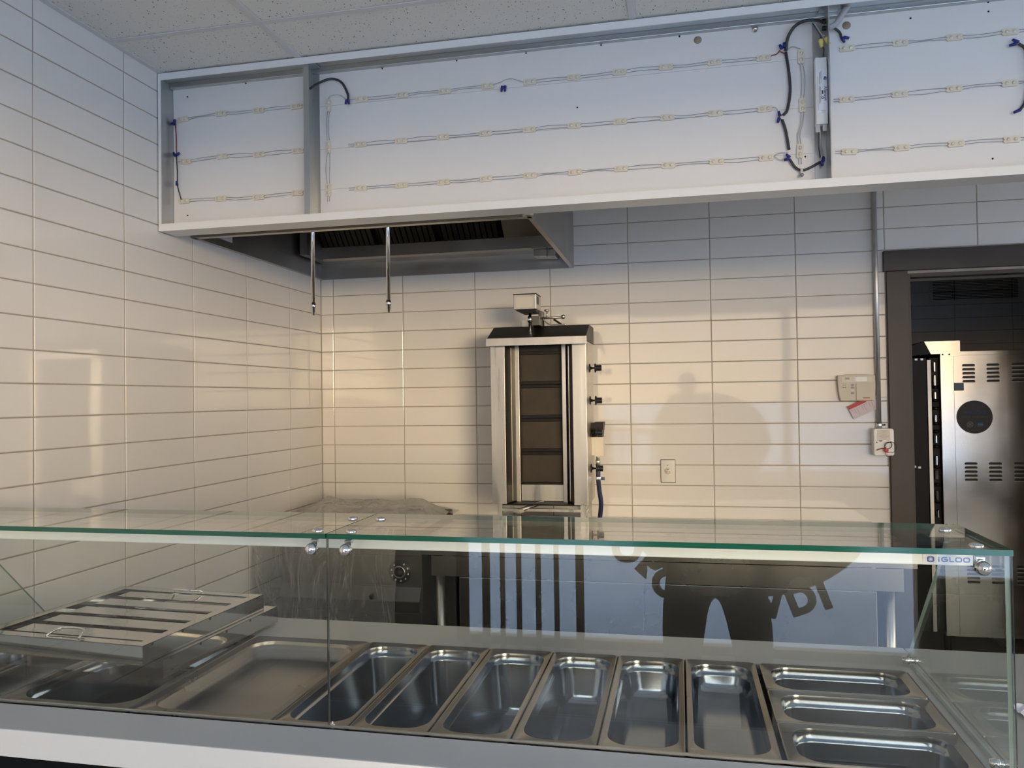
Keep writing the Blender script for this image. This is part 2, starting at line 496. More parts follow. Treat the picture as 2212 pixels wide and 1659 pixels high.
# storefront: low-silled glazing in dark frames
wf = MB()
wf.box(-.15, .10, YF - .12, YF, 0, 2.93); wf.box(.10, XR + .15, YF - .12, YF, 2.52, 2.93)
wf.box(3.20, XR + .15, YF - .12, YF, 0, .47, 1); wf.box(5.60, XR + .15, YF - .12, YF, .47, 2.52); wf.box(.10, 3.20, YF - .12, YF, 0, .06)
wf.box(.10, .66, YF - .12, YF, .06, 2.52)
wall_front = struct(wf.build('wall_front', [M['paint'], M['sill_shade']]), 'storefront wall behind the viewer', 'wall')
def window(n, x0, x1, z0, z1, mull):
    f = MB(); t = .05
    f.box(x0, x1, YF - .09, YF - .03, z0, z0 + t); f.box(x0, x1, YF - .09, YF - .03, z1 - t, z1)
    f.box(x0, x0 + t, YF - .09, YF - .03, z0 + t, z1 - t); f.box(x1 - t, x1, YF - .09, YF - .03, z0 + t, z1 - t)
    for x in mull: f.box(x - t / 2, x + t / 2, YF - .09, YF - .03, z0 + t, z1 - t)
    o = struct(f.build('window_%d' % n, M['alu_dark']), 'dark framed storefront glazing behind the viewer', 'window')
    edges = [x0 + t] + [e for m in mull for e in (m - t / 2, m + t / 2)] + [x1 - t]
    for a, c in zip(edges[0::2], edges[1::2]):
        MB().box(a, c, YF - .063, YF - .057, z0 + t, z1 - t).build('pane', M['window_glass'], o)
    return o
window(1, .66, 3.20, .06, 2.52, [])
window(2, 3.20, 5.60, .47, 2.52, [])
wr2 = MB(); t = .05
wr2.box(XR + .03, XR + .09, -5.45, -.5, .47, .47 + t); wr2.box(XR + .03, XR + .09, -5.45, -.5, 2.52 - t, 2.52); wr2.box(XR + .03, XR + .09, -5.45, -5.45 + t, .47 + t, 2.52 - t); wr2.box(XR + .03, XR + .09, -.5 - t, -.5, .47 + t, 2.52 - t)
win3 = struct(wr2.build('window_3', M['alu_dark']), 'dark framed window in the right-hand wall', 'window')
MB().box(XR + .057, XR + .063, -5.45 + t, -.5 - t, .47 + t, 2.52 - t).build('pane', M['window_glass'], win3)
# outside
struct(MB().box(-160, 170, -160, 160, -.20, -.062).build('ground', M['asphalt']), 'pavement outside the storefront', 'ground')

# doorway casing and the room behind it
trim = struct(MB().box(2.945, DX0, -.016, .004, 0, DZ + .012).build('trim_1', M['dark_paint'], bevel=.002), 'dark brown casing board left of the doorway', 'trim')
struct(MB().box(DX1, 4.05, -.016, .004, 0, DZ + .012).build('trim_2', M['dark_paint'], bevel=.002), 'dark brown casing board right of the doorway', 'trim')
struct(MB().box(2.932, 4.065, -.026, .004, DZ + .012, 2.167).build('trim_3', M['dark_paint'], bevel=.002), 'dark brown head casing over the doorway', 'trim')
j = MB()
j.box(DX0 - .004, DX0 + .016, .004, .15, 0, DZ); j.box(DX1 - .016, DX1 + .004, .004, .15, 0, DZ); j.box(DX0 + .016, DX1 - .016, .004, .15, DZ - .018, DZ + .002)
j.box(DX0 + .016, DX0 + .028, .06, .10, 0, DZ - .018); j.box(DX0 + .028, DX1 - .028, .06, .10, DZ - .032, DZ - .018); j.box(DX1 - .028, DX1 - .016, .06, .10, 0, DZ - .018)
struct(j.build('trim_4', M['jamb'], bevel=.0015), 'brown jamb lining of the doorway', 'trim')
r2 = MB(); r2.box(2.4, 6.0, YB2, YB2 + .1, 0, 2.75)
wall_rear = struct(r2.build('wall_rear_room', M['grout']), 'dim tiled far wall of the room behind the doorway', 'wall')
rr = [(ZL + k * H, ZL + (k + 1) * H) for k in range(-15, 11)]
xr0 = 4.098 - .4096
sp = [(xr0 + W * i, xr0 + W * (i + 1)) for i in range(-3, 5)]
tile_run(wall_rear, sp, [r for r in rr if r[0] > -.05], lambda a, z: Matrix.Translation((a, YB2 - .005, z)), lambda a, c, z0, z1: (z0 > 1.5 and a > 3.0 and c < 5.3))
struct(MB().box(2.3, 2.4, .15, YB2 + .1, 0, 2.75).build('wall_rear_room_left', M['paint']), 'left wall of the room behind the doorway', 'wall')
struct(MB().box(6.0, 6.1, .15, YB2 + .1, 0, 2.75).build('wall_rear_room_right', M['paint']), 'right wall of the room behind the doorway', 'wall')
struct(MB().box(2.3, 6.1, .15, YB2 + .1, 2.75, 2.85).build('ceiling_rear_room', M['paint']), 'ceiling of the room behind the doorway', 'ceiling')
# ================================================================= SIGN CABINET
SX0, SX1, SY0, SY1, SZ0, SZ1 = .004, 4.6, -1.405, -1.305, 2.148, 2.762
sign = thing('sign_cabinet', 'long white open sign cabinet with rows of small lamp modules, hung under the ceiling', 'sign', ((SX0 + SX1) / 2, -1.355, SZ0))
yb = SY1 - .011
MB().box(SX0 + .004, SX1 - .004, yb, yb + .004, SZ0 + .004, SZ1 - .004).build('back_panel', M['panel'], sign)
MB().box(SX0, SX1, SY0 + .003, SY1, SZ1 - .003, SZ1).build('top_pan', M['alu'], sign)
MB().box(SX0, SX1, SY0 + .003, SY1, SZ0, SZ0 + .003).build('bottom_pan', M['white'], sign)
MB().box(SX0, SX0 + .003, SY0 + .003, SY1, SZ0, SZ1).build('end_panel', M['alu'], sign)
MB().box(SX1 - .003, SX1, SY0 + .003, SY1, SZ0, SZ1).build('end_panel', M['alu'], sign)
# inner extrusion along the top, with its groove
t = MB(); t.box(SX0 + .003, SX1 - .003, yb - .022, yb, SZ1 - .032, SZ1 - .003); t.box(SX0 + .003, SX1 - .003, SY0 + .012, yb - .022, SZ1 - .012, SZ1 - .003)
t.build('top_extrusion', M['alu'], sign, bevel=.002)
# white retainer frame on the front
MB().box(SX0, SX1, SY0, SY0 + .003, SZ0, SZ0 + .028).box(SX0, SX1, SY0 + .003, SY0 + .02, SZ0 + .025, SZ0 + .028).build('bottom_retainer', M['white'], sign)
MB().box(SX0, SX1, SY0, SY0 + .003, SZ1 - .026, SZ1).build('top_retainer', M['white'], sign)
MB().box(SX0, SX0 + .011, SY0, SY0 + .003, SZ0 + .028, SZ1 - .026).build('side_retainer', M['white'], sign)
MB().box(SX1 - .011, SX1, SY0, SY0 + .003, SZ0 + .028, SZ1 - .026).build('side_retainer', M['white'], sign)
# uprights (angles)
for x, s in ((.612, 1), (2.452, -1)):
    u = MB()
    if s > 0:
        u.box(x, x + .022, SY0 + .006, SY0 + .009, SZ0 + .028, SZ1 - .026)
        u.box(x, x + .003, SY0 + .009, yb, SZ0 + .003, SZ1 - .003)
        u.box(x + .003, x + .026, yb - .003, yb, SZ0 + .003, SZ1 - .032)
    else:
        u.box(x, x + .003, SY0 + .006, yb, SZ0 + .003, SZ1 - .003)
        u.box(x - .036, x, yb - .003, yb, SZ0 + .003, SZ1 - .032)
    u.build('upright', M['alu'], sign)
    MB().box(x - .02, x + .04, SY0 + .012, yb - .024, SZ1 - .020, SZ1 - .013).build('corner_bracket', M['alu'], sign, bevel=.001)

# lamp modules
yl = yb - .0005
def led_parts():
    m = MB()
    pts = []
    # body outline with notched ends, x-z plane centred at 0
    w, h, n = .0245, .0105, .004
    pts = [(-w, -h + .004), (-w + .004, -h), (w - .004, -h), (w, -h + .004), (w, -.003), (w - n, 0), (w, .003), (w, h - .004), (w - .004, h), (-w + .004, h), (-w, h - .004), (-w, .003), (-w + n, 0), (-w, -.003)]
    m.prism([(p[0], p[1]) for p in pts], 1, -.006, 0)
    return m
lm = led_parts()
led_me = bpy.data.meshes.new('led_module'); led_me.from_pydata(lm.v, [], lm.f); led_me.materials.append(M['cream']); led_me.update()
ls = MB().lathe([(.0062, 0), (.0062, -.0008), (.0050, -.0010), (.0046, -.0022), (.0028, -.0034), (.0001, -.0038)], (0, -.006, 0), (0, 1, 0), 12)
lens_me = bpy.data.meshes.new('lens'); lens_me.from_pydata(ls.v, [], ls.f); lens_me.materials.append(M['lens']); lens_me.polygons.foreach_set('use_smooth', [True] * len(ls.f)); lens_me.update()
def led(x, z, vert=False):
    o = bpy.data.objects.new('led_module', led_me); C.objects.link(o); o.parent = sign
    o.location = Vector((x, yl, z)) - WL[sign]
    o.rotation_euler = (0, (PI / 2 if vert else 0) + random.gauss(0, .02), 0)
    for s in (-1, 1):
        l = bpy.data.objects.new('lens', lens_me); C.objects.link(l); l.parent = o; l.location = (s * .0105, 0, 0)
def wires(pts, vert=False):
    """two thin leads between neighbouring modules"""
    mb = MB()
    for (x0, z0), (x1, z1) in zip(pts[:-1], pts[1:]):
        for s in (-1, 1):
            o_ = .0045 * s; bow = random.uniform(-.004, .004)
            if not vert:
                p = [(x0 + .022, yl - .003, z0 + o_), ((x0 * .6 + x1 * .4), yl - .004, (z0 * .6 + z1 * .4) + o_ + bow), ((x0 * .35 + x1 * .65), yl - .004, (z0 * .35 + z1 * .65) + o_ + bow * .6), (x1 - .022, yl - .003, z1 + o_)]
            else:
                p = [(x0 + o_, yl - .003, z0 - .022), (x0 + o_ + bow * 1.5, yl - .005, (z0 * .6 + z1 * .4)), (x1 + o_ + bow, yl - .005, (z0 * .35 + z1 * .65)), (x1 + o_, yl - .003, z1 + .022)]
            mb.tube(smooth_path(p, 4), .0012, 5)
    mb.build('lamp_wire', M['wire_grey'], sign)
ROWS = [
 [(.054, 2.610), (.221, 2.617), (.383, 2.615), (.543, 2.616)], [(.063, 2.441), (.224, 2.448), (.383, 2.443), (.547, 2.444)], [(.057, 2.284), (.218, 2.282), (.380, 2.277), (.544, 2.282)],
 [(.811, 2.619), (.972, 2.618), (1.136, 2.618), (1.299, 2.621)], [(1.455, 2.620), (1.614, 2.620), (1.775, 2.623), (1.936, 2.624), (2.099, 2.624), (2.260, 2.622)],
 [(.803 + .1619 * i, 2.448) for i in range(10)], [(.803 + .1620 * i, 2.282) for i in range(10)],
 [(2.524 + .162 * i, 2.626) for i in range(6)], [(2.519 + .162 * i, 2.456 + .002 * i) for i in range(6)], [(2.523 + .161 * i, 2.282) for i in range(6)]]
for r in ROWS:
    for p in r: led(*p)
    wires(r)
for r in ([(.675, 2.607), (.674, 2.448), (.672, 2.284)], [(2.379, 2.613), (2.380, 2.449), (2.369, 2.296)]):
    for p in r: led(p[0], p[1], True)
    wires(r, True)
def cable(name, pts, r, mat, n=6):
    return MB().tube(smooth_path([(p[0], p[2] if len(p) > 2 else yl - .008, p[1]) for p in pts], n), r, 8).build(name, mat, sign)
def nut(x, z, dx, dz, mat, r=.0055, l=.018, y=None):
    d = Vector((dx, 0, dz)).normalized()
    MB().lathe([(r * .55, 0), (r, .001), (r * .95, l * .35), (r * .72, l * .95), (r * .3, l), (.0001, l)], (x, (yl - .012) if y is None else y, z), d, 10).build('wire_nut', mat, sign)
tail = MB()
for p in [(.755, 2.452), (.755, 2.445), (.755, 2.286), (.755, 2.278), (2.478, 2.460), (2.478, 2.452), (2.48, 2.287), (2.48, 2.279)]:
    tail.tube([(p[0], yl - .003, p[1]), (p[0] + .026, yl - .003, p[1] - .001)], .0011, 5)
for p in ((.668, 2.262), (.676, 2.262), (2.365, 2.274), (2.373, 2.274)):
    tail.tube([(p[0], yl - .003, p[1]), (p[0], yl - .003, p[1] - .022)], .0011, 5)
tail.build('lead_end', M['wire_grey'], sign)
# left bay loom
cable('cable', [(.022, 2.592), (.026, 2.54), (.026, 2.465)], .0022, M['wire_red'])
cable('cable', [(.026, 2.465), (.030, 2.40), (.031, 2.345), (.04, 2.31), (.047, 2.288)], .0022, M['wire_black'])
nut(.022, 2.590, -1, .2, M['nut_blue']); nut(.020, 2.592, .2, 1, M['nut_blue']); nut(.028, 2.465, .9, .5, M['nut_blue']); nut(.024, 2.462, -.5, 1, M['nut_blue']); nut(.031, 2.345, -.1, 1, M['nut_blue'])
cable('cable', [(.026, 2.445), (.032, 2.440), (.044, 2.441)], .0013, M['wire_grey'])
# jumper from the first upright
cable('cable', [(.628, 2.655, SY0 + .03), (.638, 2.685, -1.34), (.686, 2.706), (.729, 2.690), (.755, 2.645), (.757, 2.615)], .0045, M['wire_black'])
nut(.756, 2.617, -.35, -1, M['nut_blue'], y=yl - .016); nut(.760, 2.618, .15, -1, M['nut_blue'], y=yl - .013)
cable('lamp_lead', [(.675, 2.63), (.690, 2.642), (.725, 2.640), (.752, 2.622), (.785, 2.620)], .0013, M['wire_grey'])
nut(.606, 2.668, .5, -1, M['nut_blue'], y=-1.36)
cable('lamp_lead', [(1.322, 2.622), (1.35, 2.628), (1.362, 2.634), (1.39, 2.636), (1.432, 2.620)], .0013, M['wire_grey'])
nut(1.356, 2.612, -.25, -1, M['nut_blue'], l=.022); nut(1.366, 2.612, -.05, -1, M['nut_blue'], l=.022)
# heavy loom beside the second upright
cable('cable', [(2.449, 2.700, -1.362), (2.425, 2.716, -1.350), (2.392, 2.721, -1.346), (2.358, 2.708, -1.342), (2.336, 2.675, -1.335), (2.330, 2.636)], .0052, M['wire_black'])
cable('cable', [(2.330, 2.632), (2.339, 2.559), (2.341, 2.496), (2.331, 2.437), (2.318, 2.420)], .0048, M['wire_black'])
cable('cable', [(2.314, 2.405), (2.325, 2.365), (2.334, 2.302)], .0048, M['wire_black'])
cable('cable', [(2.335, 2.270), (2.353, 2.241), (2.374, 2.230), (2.400, 2.237), (2.430, 2.253)], .0042, M['wire_black'])
for a in ([(2.312, 2.636), (2.322, 2.630), (2.331, 2.622)], [(2.318, 2.424), (2.306, 2.415), (2.314, 2.402)], [(2.283, 2.625), (2.300, 2.628), (2.312, 2.640)]):
    cable('cable', a, .0018, M['wire_red'], 4)
for a in ([(2.285, 2.450), (2.296, 2.446), (2.304, 2.426)], [(2.286, 2.286), (2.305, 2.294), (2.330, 2.292)], [(2.335, 2.640), (2.352, 2.648), (2.377, 2.638)], [(2.325, 2.278), (2.305, 2.270), (2.286, 2.284)]):
    cable('lamp_lead', a, .0013, M['wire_grey'], 4)
nut(2.318, 2.642, -.5, 1, M['nut_blue']); nut(2.326, 2.646, -.1, 1, M['nut_blue']); nut(2.306, 2.416, -.2, 1, M['nut_blue']); nut(2.304, 2.412, -.3, -1, M['nut_blue'])
nut(2.336, 2.274, -.6, .6, M['nut_blue']); nut(2.334, 2.272, -1, -.3, M['nut_blue']); nut(2.434, 2.254, .1, -1, M['nut_blue'], y=yl - .02); nut(2.438, 2.250, .1, 1, M['nut_blue'], y=yl - .02)
MB().box(2.368, 2.376, yl - .014, yl, 2.212, 2.236).lathe([(.006, 0), (.006, -.004), (.0001, -.005)], (2.372, yl - .014, 2.212), (0, 1, 0), 10).build('cable_clip', M['galv'], sign)
# supply conduit and mains splices
MB().tube(smooth_path([(2.462, -1.345, 2.690), (2.485, -1.345, 2.700), (2.51, -1.345, 2.735), (2.528, -1.345, 2.76)], 5), .0095, 10).build('flex_conduit', M['wire_grey'], sign)
cable('cable', [(2.458, 2.694, -1.35), (2.480, 2.692, -1.335), (2.500, 2.680), (2.506, 2.660)], .0042, M['wire_black'])
nut(2.506, 2.660, .4, -.8, M['nut_blue'], l=.02); nut(2.510, 2.660, .9, -.2, M['nut_blue'], l=.02)
cable('cable', [(2.449, 2.640, -1.365), (2.430, 2.670, -1.37), (2.412, 2.706, -1.365), (2.425, 2.68, -1.36), (2.446, 2.655, -1.365)], .0018, M['wire_grey'])
cable('cable', [(2.440, 2.640, -1.365), (2.428, 2.664, -1.37), (2.410, 2.700, -1.365)], .0018, M['wire_black'])
nut(2.433, 2.642, .1, -1, M['nut_yellow'], r=.008, l=.026, y=-1.372); nut(2.448, 2.646, .45, -1, M['nut_yellow'], r=.008, l=.026, y=-1.372)
MB().lathe([(.0075, 0), (.0075, -.012), (.0001, -.012)], (2.452, -1.36, 2.706), (1, 0, 0), 10).lathe([(.0075, 0), (.0075, -.012), (.0001, -.012)], (2.452, -1.36, 2.682), (1, 0, 0), 10).build('cable_grommet', M['black'], sign)
nut(3.024, 2.583, -1, -.2, M['nut_blue'], l=.022); nut(3.03, 2.586, -.5, .3, M['nut_blue'], l=.022); nut(3.03, 2.372, -1, -.4, M['nut_blue'], l=.022)
cable('cable', [(3.03, 2.584), (3.05, 2.56), (3.055, 2.48), (3.045, 2.40), (3.03, 2.372)], .0045, M['wire_black'])
# plugged holes, screws
for x, z in ((2.044, 2.708), (2.524, 2.704)):
    MB().lathe([(.0001, -.002), (.0125, -.002), (.0135, 0)], (x, yb, z), (0, 1, 0), 20).build('hole_plug', M['brown_speck'], sign)
bt = MB().lathe([(.0001, -.014), (.007, -.013), (.008, -.006), (.012, -.004), (.012, 0)], (2.233, yb, 2.722), (0, 1, 0), 14); bt.build('hanger_bolt', M['chrome'], sign)
for x, z in ((.071, 2.699), (.069, 2.226), (1.624, 2.513), (2.386, 2.277), (2.951, 2.226), (.328, 2.727), (1.182, 2.727), (1.442, 2.727), (1.712, 2.727), (1.983, 2.727), (.892, 2.727), (2.72, 2.735), (2.72, 2.705), (2.95, 2.73), (2.95, 2.70)):
    MB().lathe([(.0001, -.0025), (.0025, -.002), (.0032, 0)], (x, yb, z), (0, 1, 0), 8).build('screw', M['black'], sign)
# pencil guide lines on the panel
for z in (2.606, 2.441, 2.287):
    MB().box(.63, 2.44, yb - .0004, yb, z, z + .0008).build('guide_line', M['print_grey'], sign)
# driver (power supply) screwed to the upright
px0, px1, pz0, pz1, py0 = 2.414, 2.450, 2.364, 2.583, -1.372
ps = MB().box(px0, px1, py0, py0 + .03, pz0, pz1).build('power_supply', M['white'], sign, bevel=.002)
MB().box(px0 + .004, px1, py0 - .0006, py0, pz0 + .035, pz1 - .042).build('paper_label', M['paper'], ps)
ft = MB().box(px0 - .002, px0 + .012, py0 + .006, py0 + .008, pz0 - .024, pz0).box(px0 + .020, px1 - .002, py0 + .006, py0 + .008, pz0 - .022, pz0).box(px0 + .002, px0 + .012, py0 + .006, py0 + .008, pz1, pz1 + .006)
ft.build('mounting_foot', M['galv'], ps)
tx = MB()
put_text(tx, 'Allanson', .0135, (px1 - .006, py0 - .0012, 2.463), (0, 0, -1), (1, 0, 0), 0, bold=.0002)
tx.build('maker_name', M['print_blue2'], ps)
lg = MB(); lg.lathe([(.0032, -.0012), (.0052, -.0012)], (px1 - .0065, py0, 2.512), (0, 1, 0), 14, sm=False); lg.box(px1 - .010, px1 - .004, py0 - .0013, py0 - .0011, 2.511, 2.519)
lg.build('maker_mark', M['print_blue2'], ps)
fn = MB()
for i, (dx, a, c) in enumerate(((.0185, 2.500, 2.540), (.0155, 2.512, 2.538), (.0130, 2.495, 2.535), (.0115, 2.495, 2.533), (.0170, 2.447, 2.475), (.0145, 2.437, 2.487), (.0125, 2.430, 2.487), (.0105, 2.432, 2.489), (.006, 2.41, 2.52))):
    fn.box(px0 + dx, px0 + dx + .0011, py0 - .0011, py0 - .0009, a, c)
fn.box(px0 + .017, px0 + .028, py0 - .0011, py0 - .0009, 2.402, 2.4035).box(px0 + .016, px0 + .029, py0 - .0011, py0 - .0009, 2.407, 2.4085)
fn.build('fine_print', M['print_grey'], ps)
cm = MB(); cm.box(px0 + .019, px0 + .023, py0 - .0012, py0 - .001, 2.462, 2.474).lathe([(.0018, -.0012), (.004, -.0012)], (px0 + .021, py0, 2.450), (0, 1, 0), 12, sm=False)
cm.build('approval_mark', M['print_dark'], ps)
cable('cable', [(2.440, 2.584, -1.36), (2.444, 2.61, -1.36), (2.440, 2.632, -1.365)], .0016, M['wire_black'])
cable('cable', [(2.428, 2.352, -1.355), (2.430, 2.31, -1.345), (2.440, 2.28), (2.446, 2.262)], .0028, M['wire_grey'])
cable('cable', [(2.424, 2.352, -1.355), (2.424, 2.300, -1.345), (2.432, 2.268)], .0020, M['wire_black'])
# ================================================================= EXTRACTION HOOD
HX0, HX1, HY0, HY1, HZ0, HZ1 = .003, 1.432, -1.20, -.002, 2.163, 2.755
hood = thing('range_hood', 'stainless steel extraction hood in the corner under the ceiling', 'range hood', ((HX0 + HX1) / 2, -.6, HZ0))
MB().box(HX0, HX0 + .003, HY0, HY1, HZ0, HZ1).box(HX0 + .003, HX0 + .02, HY0 + .003, HY1 - .003, HZ0, HZ0 + .003).box(HX0 + .018, HX0 + .02, HY0 + .003, HY1 - .003, HZ0 + .003, HZ0 + .016).build('side_panel', M['hood'], hood)
MB().box(HX1 - .003, HX1, HY0, HY1, HZ0, HZ1).box(HX1 - .02, HX1 - .003, HY0 + .003, HY1 - .003, HZ0, HZ0 + .003).build('side_panel', M['hood'], hood)
MB().box(HX0 + .003, HX1 - .003, HY0, HY0 + .003, HZ0, HZ1).box(HX0 + .003, HX1 - .003, HY0 + .003, HY0 + .03, HZ0, HZ0 + .003).build('front_panel', M['hood'], hood)
MB().box(HX0 + .003, HX1 - .003, HY1 - .003, HY1, HZ0, HZ1).box(HX0 + .003, HX1 - .003, HY1 - .012, HY1 - .003, HZ0, HZ0 + .003).build('rear_panel', M['hood'], hood)
MB().box(HX0 + .003, HX1 - .003, HY0 + .003, HY1 - .003, HZ1 - .004, HZ1 - .001).build('top_panel', M['hood'], hood)
# grease trough along the rear
tr_ = MB().prism([(HY1 - .003, 2.248), (HY1 - .10, 2.248), (HY1 - .122, 2.256), (HY1 - .122, 2.318), (HY1 - .119, 2.318), (HY1 - .119, 2.259), (HY1 - .10, 2.251), (HY1 - .003, 2.251)], 0, .03, HX1 - .01)
tr_.build('grease_trough', M['hood'], hood)
# sloped filter bank above the trough
fx = [.07, .41, .75, 1.085]
for a, c in zip(fx[:-1], fx[1:]):
    f = MB()
    p0, p1 = Vector((0, HY1 - .105, 2.300)), Vector((0, HY1 - .46, 2.640))
    d = (p1 - p0); n = Vector((0, -d.z, d.y)).normalized() * -1
    b0, b1 = p0 + n * .03, p1 + n * .03
    f.add([(a + .004, b0.y, b0.z), (c - .004, b0.y, b0.z), (c - .004, b1.y, b1.z), (a + .004, b1.y, b1.z)], [(0, 1, 2, 3)])
    fo = f.build('baffle_filter_bank', M['black_metal'], hood)
    k = int((c - a - .03) / .03)
    for i in range(k):
        x = a + .015 + i * .03
        MB().add([(x, p0.y, p0.z), (x + .022, p0.y, p0.z), (x + .022, p1.y, p1.z), (x, p1.y, p1.z)], [(0, 1, 2, 3)]).add([(x + .022, p0.y + .0, p0.z + .0), (x + .026, p0.y + .02, p0.z + .02), (x + .026, p1.y + .02, p1.z + .02), (x + .022, p1.y, p1.z)], [(0, 1, 2, 3)]).build('baffle', M['black_metal'], fo)
MB().add([(1.088, HY1 - .105, 2.30), (HX1 - .006, HY1 - .105, 2.30), (HX1 - .006, HY1 - .46, 2.64), (1.088, HY1 - .46, 2.64)], [(0, 1, 2, 3)]).build('blank_panel', M['hood'], hood)
MB().box(.03, .07, HY1 - .30, HY1 - .003, 2.25, 2.60).build('filter_end_plate', M['hood'], hood)
MB().box(HX0 + .02, HX1 - .02, HY1 - .48, HY1 - .45, 2.63, 2.75).build('plenum_panel', M['black_metal'], hood)
# grease cup hung at the right end of the trough
gc = MB().prism([(1.235, 2.255), (1.24, 2.21), (1.355, 2.206), (1.362, 2.25)], 1, -.115, -.035)
gco = gc.build('grease_cup', M['steel'], hood, bevel=.006)
MB().box(1.228, 1.37, -.122, -.028, 2.252, 2.258).build('cup_rim', M['steel'], gco, bevel=.002)
# paper instruction sheet stuck inside on the left panel
ps_ = MB().box(HX0 + .0032, HX0 + .0042, -1.10, -.90, 2.20, 2.34).build('instruction_sheet', M['tag'], hood)
pp = MB()
for i in range(9): pp.box(HX0 + .0043, HX0 + .0047, -1.085, -.93 - .03 * (i % 3), 2.32 - i * .013, 2.324 - i * .013)
pp.build('printed_lines', M['print_grey'], ps_)
# clip on the front lip
MB().tube([(1.40, -1.21, 2.168), (1.44, -1.21, 2.170)], .007, 8).build('corner_latch', M['steel'], hood)

# fire-suppression drops
def drop(x, y, zb, label):
    t_ = thing('suppression_drop', label, 'pipe', (x, y, zb), 'fire suppression drops under the hood')
    MB().tube([(x, y, zb + .055), (x, y, HZ1 - .006)], .0085, 12).build('pipe', M['chrome'], t_)
    n = MB().lathe([(.0001, 0), (.006, 0), (.006, .012), (.0085, .014), (.0085, .030), (.012, .032), (.012, .050), (.009, .053), (.0085, .058)], (x, y, zb), (0, 0, 1), 12)
    n.build('nozzle', M['chrome'], t_)
drop(.398, -.90, 1.860, 'thin chrome nozzle pipe hanging from the hood, nearer the left wall')
drop(.747, -.90, 1.858, 'thin chrome nozzle pipe hanging from the hood, farther from the left wall')

# ================================================================= STAINLESS WORKTABLE
TX0, TX1, TY0, TZ = .825, 2.855, -.75, .866
tab = thing('worktable', 'stainless steel worktable with cabinet doors along the back wall', 'table', ((TX0 + TX1) / 2, -.4, 0))
MB().prism([(-.004, TZ), (-.004, TZ - .004), (TY0 + .003, TZ - .004), (TY0 + .003, .797), (TY0, .797), (TY0, TZ)], 0, TX0, TX1).build('tabletop', M['steel_h'], tab, bevel=.0012)
MB().box(.872, 2.807, TY0 + .012, TY0 + .016, .704, .792).box(.872, .876, TY0 + .016, -.03, .704, .86).box(2.803, 2.807, TY0 + .016, -.03, .704, .86).build('apron', M['steel_h'], tab)
MB().box(.872, 2.807, -.045, -.03, .02, .70).build('back_panel', M['black_metal'], tab)  # added dark sheet, stands in for the shade under the table
MB().box(2.786, 2.792, -.68, -.046, .02, .70).box(.872, .878, -.68, -.046, .02, .70).build('side_panel', M['black_metal'], tab)  # added dark sheets, fill the gap by the legs with shade
cab = MB().box(.995, 2.712, TY0 + .035, -.046, .10, .700).build('cabinet_body', M['steel_h'], tab)
for a, c in ((.998, 1.799), (1.805, 2.709)):
    d_ = MB().box(a, c, TY0 + .018, TY0 + .034, .10, .699).build('cabinet_door', M['steel_h'], tab, bevel=.002)
    MB().tube([(c - .045, TY0 + .012, .30), (c - .045, TY0 - .008, .30), (c - .045, TY0 - .008, .42), (c - .045, TY0 + .012, .42)], .004, 8).build('pull', M['chrome'], d_)
for x in (.90, 2.765):
    for y in (-.69, -.10):
        MB().tube([(x, y, 0), (x, y, .70)], .02, 12).build('leg', M['steel'], tab)

# ================================================================= VERTICAL BROILER
gy0, gyb = -.42, -.12
gx0, gx1, gz0, gz1 = 1.077, 1.536, .98, 1.75
gyro = thing('vertical_broiler', 'tall stainless vertical gyro broiler with four dark burners standing on the worktable', 'broiler', (1.305, -.27, TZ))
for x0, x1 in ((gx0, 1.146), (1.471, gx1)):
    MB().box(x0, x1, gy0, gy0 + .003, gz0, gz1).build('front_wing', M['steel'], gyro, bevel=.001)
MB().box(gx0, gx0 + .003, gy0 + .003, gyb, gz0, gz1).build('side_panel', M['steel'], gyro)
MB().box(gx1 - .003, gx1, gy0 + .003, gyb, gz0, gz1).build('side_panel', M['steel'], gyro)
MB().box(gx0 + .003, gx1 - .003, gyb, gyb + .003, gz0, gz1).build('rear_panel', M['steel'], gyro)
for s, xa, xb_ in ((1, 1.146, 1.178), (-1, 1.471, 1.418)):
    w_ = .004 * s
    MB().prism([(xa, gy0 + .003), (xa + w_, gy0 + .003), (xb_ + w_, -.262), (xb_, -.262)], 2, gz0 + .005, gz1 - .01).build('inner_cheek', M['black_metal'], gyro)
    xr = xa + (xb_ - xa) * .45; yr = gy0 + .003 + .155 * .45
    MB().box(xr - .004, xr + .004, yr - .010, yr - .004, gz0 + .01, gz1 - .02).build('cheek_rib', M['steel'], gyro)
for x0, x1 in ((1.172, 1.192), (1.404, 1.424)):
    MB().box(x0, x1, -.305, -.299, gz0 - .004, gz1 - .005).box(x0, x0 + .002, -.299, -.262, gz0 - .004, gz1 - .005).build('burner_rail', M['steel'], gyro, bevel=.001)
MB().box(1.180, 1.416, -.262, -.256, 1.06, gz1 - .01).build('burner_backing', M['soot'], gyro)
for zc in (1.632, 1.467, 1.302, 1.137):
    bo = MB().box(1.192, 1.404, -.268, -.262, zc - .082, zc + .082).build('burner', M['soot'], gyro)
    MB().box(1.200, 1.396, -.271, -.268, zc - .065, zc + .065).build('burner_mesh', M['mesh'], bo)
    fr = MB()
    for z in (zc - .074, zc + .074): fr.box(1.196, 1.400, -.276, -.268, z - .008, z + .008)
    fr.build('burner_bar', M['black_metal'], bo, bevel=.002)
MB().box(1.192, 1.404, -.285, -.280, gz0, 1.062).box(1.192, 1.404, -.285, -.262, 1.058, 1.062).build('splash_plate', M['steel'], gyro, bevel=.001)
